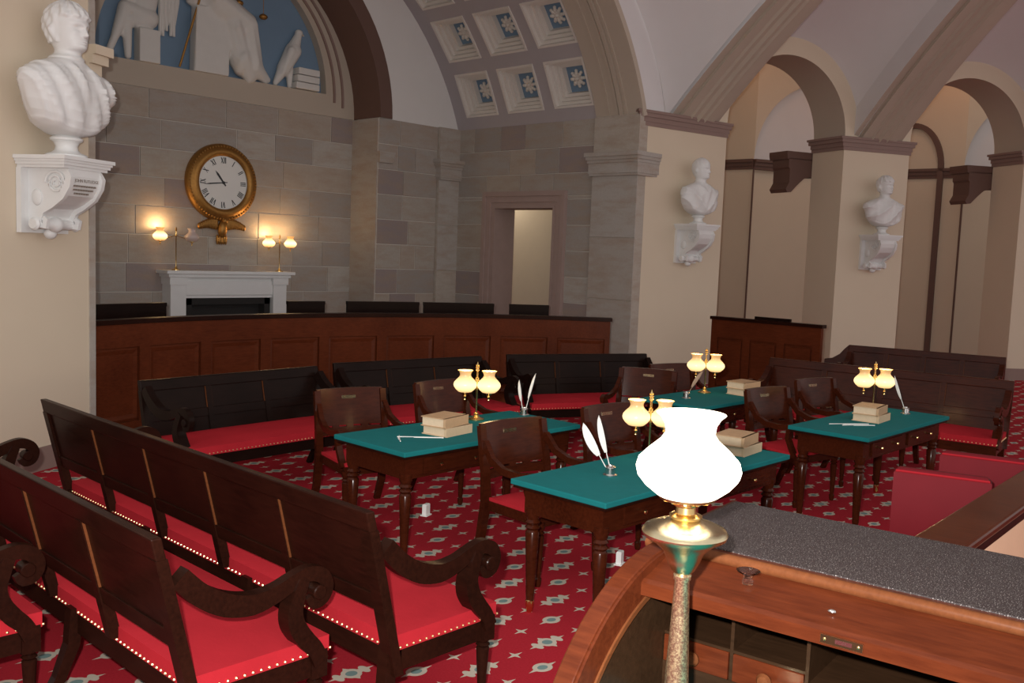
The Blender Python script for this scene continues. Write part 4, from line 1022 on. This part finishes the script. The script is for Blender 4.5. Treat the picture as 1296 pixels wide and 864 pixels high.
# ---- marble busts on brackets
KEY = [(.13, .03, .03, .03, 0), (.138, .13, .10, .09, 0), (.15, .22, .145, .115, 0), (.175, .285, .172, .13, 0), (.22, .325, .188, .142, 0), (.29, .355, .197, .15, 0), (.36, .372, .198, .152, 0), (.43, .388, .195, .156, 0), (.49, .378, .18, .152, 0), (.535, .335, .16, .142, 0), (.57, .262, .138, .128, 0), (.60, .17, .112, .112, 0), (.62, .105, .092, .096, -.003), (.645, .082, .082, .086, -.008), (.67, .078, .084, .083, -.015),
       (.685, .080, .112, .087, -.02), (.70, .085, .122, .096, -.02), (.73, .094, .125, .115, -.02), (.77, .104, .127, .134, -.015), (.81, .109, .128, .146, -.012), (.85, .113, .132, .151, -.012), (.89, .111, .128, .146, -.012), (.925, .099, .11, .13, -.012), (.955, .078, .084, .1, -.012), (.978, .05, .053, .063, -.012), (.992, .022, .024, .028, -.012), (.996, .003, .003, .003, -.012)]
def keyat(z):
    for k in range(len(KEY)-1):
        if KEY[k][0] <= z <= KEY[k+1][0]:
            f = (z-KEY[k][0])/(KEY[k+1][0]-KEY[k][0]); return [KEY[k][i]+(KEY[k+1][i]-KEY[k][i])*f for i in range(1, 5)]
    return list(KEY[-1][1:])
def gs(x, s_): return math.exp(-(x/s_)**2)
def bust(label, loc, rz, sc, yaw=0, style=0):
    t = thing('marble_bust', label, 'bust', loc, rz, 'white marble busts'); b = MB(); n = 96; zs = []; z = .13
    while z < .996: zs.append(z); z += .006 if z < .62 or z > .96 else .0045
    rows = []; rg = random.Random(11+style)
    ph = [rg.uniform(0, 6) for _ in range(6)]
    for z in zs:
        a, bf, bk, c = keyat(z); row = []; hy = rad(yaw)*min(1, max(0, (z-.6)/.06))
        for i in range(n):
            th = 2*PI*i/n; sx, sy = cos(th), sin(th)
            x = a*sx; y = c+(bf if sy < 0 else bk)*sy
            fr = -sy; d = 0
            if z > .675:
                # face, ears, hair
                if fr > 0:
                    d += .034*gs(x, .016)*(max(0, (.838-z)/.07)**.8 if z > .768 else max(0, (z-.754)/.014))      # nose
                    d += .012*gs(x, .07)*gs(z-.838, .016)                                             # brow
                    for s_ in (-1, 1): d -= .017*gs(x-s_*.037, .02)*gs(z-.812, .016); d += .008*gs(x-s_*.037, .012)*gs(z-.812, .008)
                    d += .010*gs(x, .03)*gs(z-.733, .008)+.009*gs(x, .026)*gs(z-.718, .007)-.006*gs(x, .032)*gs(z-.7255, .003)
                    d += .012*gs(x, .03)*gs(z-.695, .013)-.006*gs(x, .03)*gs(z-.708, .006)
                    for s_ in (-1, 1): d += .006*gs(x-s_*.06, .02)*gs(z-.785, .02)
                d += .02*gs(abs(x)-a, .012)*gs(y-.01, .022)*gs(z-.795, .03)
                hair = max(0, min(1, (z-.865)/.02)) if fr > .2 else max(0, min(1, (y+.035)/.03))*(1 if z > .72 else 0)
                if style != 1: d += hair*(.011+.006*sin(11*th+ph[0]+38*z)+.003*sin(23*th-50*z+ph[1]))
                else: d += hair*(.004+.003*sin(30*th+80*z))
            elif z < .60:
                e = min(1, (z-.13)/.06)*min(1, (.61-z)/.05)
                rid = lambda q: .5-abs(sin(q))**.6
                X_ = x/.38
                if style == 0:
                    op = gs(x-.03-.10*(z-.35), .045+.05*(.6-z))*(fr > 0)
                    d += e*(.034*rid(7.5*X_+9*z+ph[2])*(1-op)+.018*rid(14*X_+14*z+1)*(1-op)-.026*op+.005*op*rid(32*z))
                elif style == 1: d += e*(.036*rid(12*z-5*abs(X_)+ph[2])+.016*rid(9*X_-9*z))*(1 if fr > -.3 else .4)
                else: d += e*(.040*rid(13*z-4*X_)+.016*rid(10*X_))*(1 if fr > -.3 else .4)+e*.03*max(0, abs(sx)-.75)*4*gs(z-.5, .06)
            elif z < .66:
                d += .016*gs(z-.632, .016)*(style == 0)
            L = math.hypot(sx*max(a, .001), sy*max(bf, .001)) or 1
            nx, ny = x/(a*a+1e-6), (y-c)/((bf if sy < 0 else bk)**2+1e-6); q = math.hypot(nx, ny) or 1
            x += d*nx/q; y += d*ny/q
            xr, yr = x*cos(hy)-y*sin(hy), x*sin(hy)+y*cos(hy)
            zz = z+(0 if z > .46 else .13*(abs(x)/.39)**2*(1-(z-.13)/.33))
            row.append((xr*sc, yr*sc, zz*sc))
        rows.append(row)
    b.grid(rows, True)
    o = len(b.v); b.v += rows[0]; b.f.append(tuple(range(o, o+n))[::-1]); o = len(b.v); b.v += rows[-1]; b.f.append(tuple(range(o, o+n)))
    b.build('figure', 'marble', t, smooth=True, autosm=75)
    MB().lathe([(r*sc, z*sc) for r, z in ((.001, 0), (.125, 0), (.128, .018), (.115, .026), (.09, .034), (.072, .05), (.066, .075), (.078, .1), (.098, .112), (.1, .125), (.08, .14), (.05, .15))], (0, 0, 0), 32).build('socle', 'marble', t, smooth=True)
    return t
def bracket(label, loc, rz, sc, text=None, wide=1.0):
    """console: z=0 is its top; wall plane at local y=+.27*sc; projects to -y"""
    t = thing('bust_bracket', label, 'bracket', loc, rz, 'white marble wall brackets'); k = sc; W = .25*wide
    def bx_(b, *a): return b.bb(*[q*k for q in a])
    b = MB()
    for z0, z1, o in ((-.03, 0, .045), (-.05, -.03, .03), (-.075, -.05, .018), (-.10, -.075, .0)): bx_(b, -W-o, W+o, -.2-o, .27, z0, z1)
    b.build('abacus', 'marble', t)
    b = MB(); bx_(b, -W-.01, W+.01, .22, .27, -.64, -.1); b.build('back_plate', 'marble', t)
    prof = [(.24, -.1), (-.19, -.1), (-.2, -.16), (-.185, -.23), (-.13, -.32), (-.02, -.39), (.07, -.43), (.12, -.5), (.13, -.58), (.24, -.58)]
    w2 = W*.72
    MB().prism(prof, lambda y, z: (-w2*k, y*k, z*k), lambda y, z: (w2*k, y*k, z*k)).build('scroll_body', 'marble', t)
    for s_ in (-1, 1):
        b = MB()
        pth = [(-.165, -.12), (-.195, -.17), (-.18, -.24), (-.12, -.33), (-.02, -.4), (.075, -.45), (.11, -.52), (.1, -.57), (.05, -.58), (.04, -.53), (.07, -.51)]
        b.tube([(s_*w2*k, y*k, z*k) for y, z in pth], [.9, 1, 1, 1, 1, 1, 1, 1, .9, .8, .6], sec=(.03*k, .02*k), up=(1, 0, 0))
        b.build('scroll_edge', 'marble', t, smooth=True, autosm=40)
        b = MB()
        pts_ = [(-.06+.105*(1-j/30)*cos(j*.55), -.215+.1*(1-j/30)*sin(j*.55)) for j in range(27)]
        b.tube([(s_*(w2+.008)*k, y*k, z*k) for y, z in pts_], [.014*k*(1-j/60) for j in range(27)], 8)
        b.ell((s_*(w2+.005)*k, .13*k, -.34*k), (.02*k, .055*k, .07*k), 10, 6); b.build('volute', 'marble', t, smooth=True)
    MB().lathe([(r*k, x*k) for r, x in ((.001, -w2-.07), (.04, -w2-.07), (.055, -w2-.05), (.04, -w2-.03), (.045, -.06), (.062, -.03), (.068, 0), (.062, .03), (.045, .06), (.04, w2+.03), (.055, w2+.05), (.04, w2+.07), (.001, w2+.07))], (0, .12*k, -.565*k), 20, 'x').build('roll', 'marble', t, smooth=True)
    MB().ell((0, .17*k, -.64*k), (.06*k, .05*k, .05*k), 12, 8).build('pendant', 'marble', t, smooth=True)
    if text:
        for i, (s_, z, y, tilt) in enumerate(text):
            cu = bpy.data.curves.new('lettering', 'FONT'); cu.body = s_; cu.size = .037*k; cu.align_x = 'CENTER'; cu.extrude = .0008
            tmp = bpy.data.objects.new('tmp', cu); COL.objects.link(tmp); bpy.context.view_layer.update()
            me = bpy.data.meshes.new_from_object(tmp.evaluated_get(bpy.context.evaluated_depsgraph_get())); bpy.data.objects.remove(tmp)
            me.materials.clear(); me.materials.append(M['inkink']); o = bpy.data.objects.new('lettering', me); COL.objects.link(o); o.parent = t
            o.location = (0, y*k, z*k); o.rotation_euler = (rad(90+tilt), 0, 0)
        for z, y, n_ in ((-.235, -.187, 9), (-.267, -.17, 8), (-.297, -.15, 6)):
            b = MB(); rg = random.Random(n_)
            for j in range(n_):
                x = (j-(n_-1)/2)*.03; b.bb((x-.011)*k, (x+.009)*k, (y-.004)*k, (y+.02)*k, (z-.008)*k, (z+.006)*k)
            b.build('worn_lettering', 'inkink', t)
    return t
# left, on the beige pier
SL = .97
rzL = math.atan2(LN.y, LN.x)+PI/2
pc = E0+LW*.58
bl_ = pc+LN*(.27*SL+.005)
bracket('white marble scroll bracket inscribed with a name, under the large bust', (bl_.x, bl_.y, 2.64), rzL, SL, [('JOHN RUTLEDGE', -.205, -.206, 0)], 1.05)
bust('large white marble bust of a man in draped robe on inscribed bracket', (bl_.x, bl_.y, 2.64), rzL, 1.27, 0, 0)
# on the two arcade piers
for i, (f, lbk, lbb, st, yaw, z) in enumerate(((.42, 'plain white bracket under the toga bust beside the doorway wall', 'small white marble bust in a toga beside the stone doorway wall', 1, 12, 2.56), (.5, 'plain white bracket under the bust between the two arches', 'small white marble bust with cloak on the pier between two arches', 2, 10, 2.56))):
    a, b_ = PIERS[i]; n = -nrm(a, b_); c = a.lerp(b_, f)+n*.27*.95; rz = math.atan2(n.y, n.x)+PI/2
    bracket(lbk, (c.x, c.y, z), rz, .95, None, .92); bust(lbb, (c.x, c.y, z), rz, 1.03, yaw, st)

# ---- roll-top desk
DK = thing('roll_top_desk', 'mahogany roll-top desk with open pigeonholes and dark leather top', 'desk', (2.3, 1.1, 0), rad(7))
FY, NY = .44, -1.0          # far and near end (local y)
AR, AX, AZ = .63, .0, .555  # curve of the side
TH0 = rad(15)
def side_prof(r, x_end=.56, z_top=None, n=18, base=.70):
    return [(AX-r*cos(t), AZ+r*sin(t)) for t in [TH0+(PI/2-TH0)*k/n for k in range(n+1)]]
def side_panel(y0, y1, r, zb, mt, name, par, xe=.56, x0=None):
    pr = side_prof(r); poly = [(AX-r*cos(TH0), zb)]+pr+[(xe, AZ+r), (xe, zb)]
    return MB().prism(poly, lambda x, z: (x, y0, z), lambda x, z: (x, y1, z)).build(name, mt, par, bevel=.004)
for y0, y1, inn in ((FY-.055, FY, -1), (NY, NY+.055, 1)):
    s_ = side_panel(y0, y1, AR, .60, 'deskwood', 'side_panel', DK)
    yi = y0 if inn < 0 else y1
    # groove band and moulding on the inner face
    for r0, r1, d, mt, nm in ((AR-.085, AR-.006, .008, 'deskwood', 'track_band'), (AR-.1, AR-.085, .014, 'edgewood', 'track_bead')):
        A_ = [TH0+(PI/2-TH0)*k/18 for k in range(19)]; b = MB(); ya_, yb_ = yi, yi+inn*d
        poly = [(AX-r1*cos(q), AZ+r1*sin(q)) for q in A_]+[(AX-r0*cos(q), AZ+r0*sin(q)) for q in A_[::-1]]
        b.prism(poly, lambda x, z: (x, ya_, z), lambda x, z: (x, yb_, z)).build(nm, mt, s_)
    poly = [(AX-(AR-.1)*cos(q), AZ+(AR-.1)*sin(q)) for q in [TH0+.02+(PI/2-TH0-.02)*k/14 for k in range(15)]]+[(.3, AZ+AR-.1), (.3, .74)]
    MB().prism(poly, lambda x, z: (x, yi, z), lambda x, z: (x, yi+inn*.004, z)).build('inner_panel', 'deskdark', s_)
ZT = AZ+AR
MB().bb(.02, .60, NY-.015, FY+.015, ZT-.02, ZT+.004).build('top_board', 'deskwood', DK)
MB().bb(.05, .585, NY, FY, ZT+.003, ZT+.008).build('leather_top', 'desktop', DK)
MB().tube([(.005, NY-.02, ZT-.004), (.005, FY+.02, ZT-.004)], .017, 12).build('front_moulding', 'edgewood', DK, smooth=True)
# front flap of the rolled-up cylinder and its lip
b = MB().prism([(0, ZT-.014), (-.165, ZT-.055), (-.165, ZT-.07), (0, ZT-.03)], lambda x, z: (x, NY+.055, z), lambda x, z: (x, FY-.055, z)); fl_ = b.build('rolled_front', 'deskwood', DK)
b = MB().prism([(-.163, ZT-.052), (-.178, ZT-.06), (-.178, ZT-.095), (-.163, ZT-.098)], lambda x, z: (x, NY+.055, z), lambda x, z: (x, FY-.055, z)); b.build('lip', 'deskwood', fl_)
lk = MB().bb(-.1815, -.178, -.215, -.115, ZT-.088, ZT-.066).build('lock_plate', 'silver', DK); lk.data.materials[0] = M['deskdark']
b = MB().bb(-.1825, -.181, -.19, -.15, ZT-.082, ZT-.072); b.build('lock_bolt', 'silver', lk)
b = MB().bb(-.1823, -.1812, -.216, -.114, ZT-.0665, ZT-.0655).bb(-.1823, -.1812, -.216, -.114, ZT-.0885, ZT-.0875).bb(-.1823, -.1812, -.216, -.215, ZT-.0885, ZT-.0655).bb(-.1823, -.1812, -.115, -.114, ZT-.0885, ZT-.0655).build('lock_frame', 'brass', lk)
for y in (-.205, -.125): MB().lathe([(.001, -.003), (.004, -.002), (.004, 0)], (0, 0, 0), 8, 'x').build('screw', 'brass', lk).location = (-.181, y, ZT-.077)
MB().ell((-.105, -.115, ZT-.034), (.008, .011, .006), 10, 6).build('keyhole_cover', 'silver', DK, smooth=True)
# carcass, writing surface
MB().bb(.33, .56, NY+.05, FY-.05, .60, ZT-.02).build('carcass_back', 'deskdark', DK)
MB().bb(-.66, .56, NY-.01, FY+.01, .68, .745).build('writing_bed', 'deskwood', DK, bevel=.006)
MB().bb(-.62, .02, NY+.06, FY-.06, .745, .752).build('writing_cloth', 'baize', DK)
for s_ in (NY+.24, FY-.24):
    p_ = MB().bb(-.4, .5, s_-.22, s_+.22, .06, .68).build('pedestal', 'deskwood', DK)
    for k in range(3):
        d_ = MB().box((-.405, s_, .17+.19*k), (.02, .40, .17), 0, .005).build('pedestal_drawer', 'deskwood', p_)
# pigeonholes: dividers, shelves, drawers (front at local x = -.02)
XF_ = -.015; ZD, ZP, ZQ = .852, .94, ZT-.09
MB().bb(XF_, .33, NY+.055, FY-.055, .752, ZD).build('pigeonhole_base', 'deskdark', DK)
ys = [FY-.055]
for wd in (.21, .21, .47, .21, .21): ys.append(ys[-1]-wd)
ys[-1] = NY+.055
for k, y in enumerate(ys):
    if 0 < k < len(ys)-1: MB().bb(XF_, .33, y-.005, y+.005, ZD, ZT-.03).build('divider', 'deskdark', DK, bevel=.001)
for k in range(5):
    y1, y0 = ys[k]-.005, ys[k+1]+.005; zc_ = ZP if k != 2 else ZP-.03
    MB().bb(XF_, .33, y0, y1, zc_-.008, zc_).build('shelf', 'deskdark', DK)
    if k != 2:
        d_ = MB().box((XF_+.004, (y0+y1)/2, (ZD+zc_-.008)/2), (.016, y1-y0-.004, zc_-.01-ZD), 0, .002).build('drawer', 'deskwood', DK)
        MB().lathe([(.006, 0), (.008, -.009), (.018, -.015), (.021, -.024), (.015, -.033), (.001, -.036)], (XF_-.003, (y0+y1)/2, (ZD+zc_-.008)/2), 16, 'x').build('knob', 'edgewood', d_, smooth=True)
    else:
        MB().bb(XF_-.02, .0, y0, y1, zc_-.03, zc_).build('tray_lip', 'deskdark', DK, bevel=.006)

# ---- big lamp on the desk's writing surface
LX, LY = 1.933, 1.232
t = thing('desk_lamp', 'tall brass column lamp with glowing white shade on the roll-top desk', 'lamp', (LX, LY, .752))
z0 = .752
MB().lathe([(.001, 0), (.095, 0), (.095, .012), (.08, .02), (.06, .03), (.045, .045), (.035, .06), (.03, .08)], (0, 0, 0), 32).build('base', 'oldbrass', t, smooth=True)
MB().lathe([(.03, .07), (.034, .09), (.033, .13), (.028, .25), (.022, .38), (.018, .47), (.021, .475), (.022, .485), (.017, .49)], (0, 0, 0), 28).build('column', 'mottled', t, smooth=True)
MB().lathe([(.016, .485), (.03, .50), (.04, .52), (.05, .545), (.075, .568), (.1, .582), (.104, .592), (.098, .602), (.075, .612), (.05, .62), (.03, .626)], (0, 0, 0), 36).build('reservoir', 'oldbrass', t, smooth=True)
MB().lathe([(.03, .622), (.038, .628), (.04, .634), (.026, .64), (.024, .655), (.034, .66), (.036, .668), (.03, .672)], (0, 0, 0), 28).build('burner', 'brass', t, smooth=True)
ga = MB(); ga.lathe([(.058, .672), (.068, .676), (.068, .682), (.06, .69)], (0, 0, 0), 36, cap=False)
for k in range(12): a = 2*PI*k/12; ga.tube([(.03*cos(a), .03*sin(a), .668), (.06*cos(a), .06*sin(a), .674)], .004, 6)
ga.build('gallery', 'brass', t, smooth=True)
sh_ = shade_mesh(.232).xf(lambda x, y, z: (x, y, z*.865)).build('glass_shade', 'bigshade', t, smooth=True); sh_.location = (0, 0, .682)
plight('lamp_flame', (0, 0, .682+.25), 2.0, (1.0, .8, .55), .04, t)
# small glass pot beside it
pw = Matrix.Rotation(rad(7), 3, 'Z') @ Vector((-.07, .12, 0))
t = thing('glass_inkwell', 'small flared clear glass pot on the roll-top desk front', 'inkwell', (2.3+pw.x, 1.1+pw.y, ZT-.03))
MB().lathe([(.001, 0), (.014, 0), (.014, .012), (.01, .016), (.012, .024), (.03, .034), (.031, .036), (.026, .034), (.008, .024), (.001, .023)], (0, 0, 0), 24).build('bowl', 'glass', t, smooth=True)
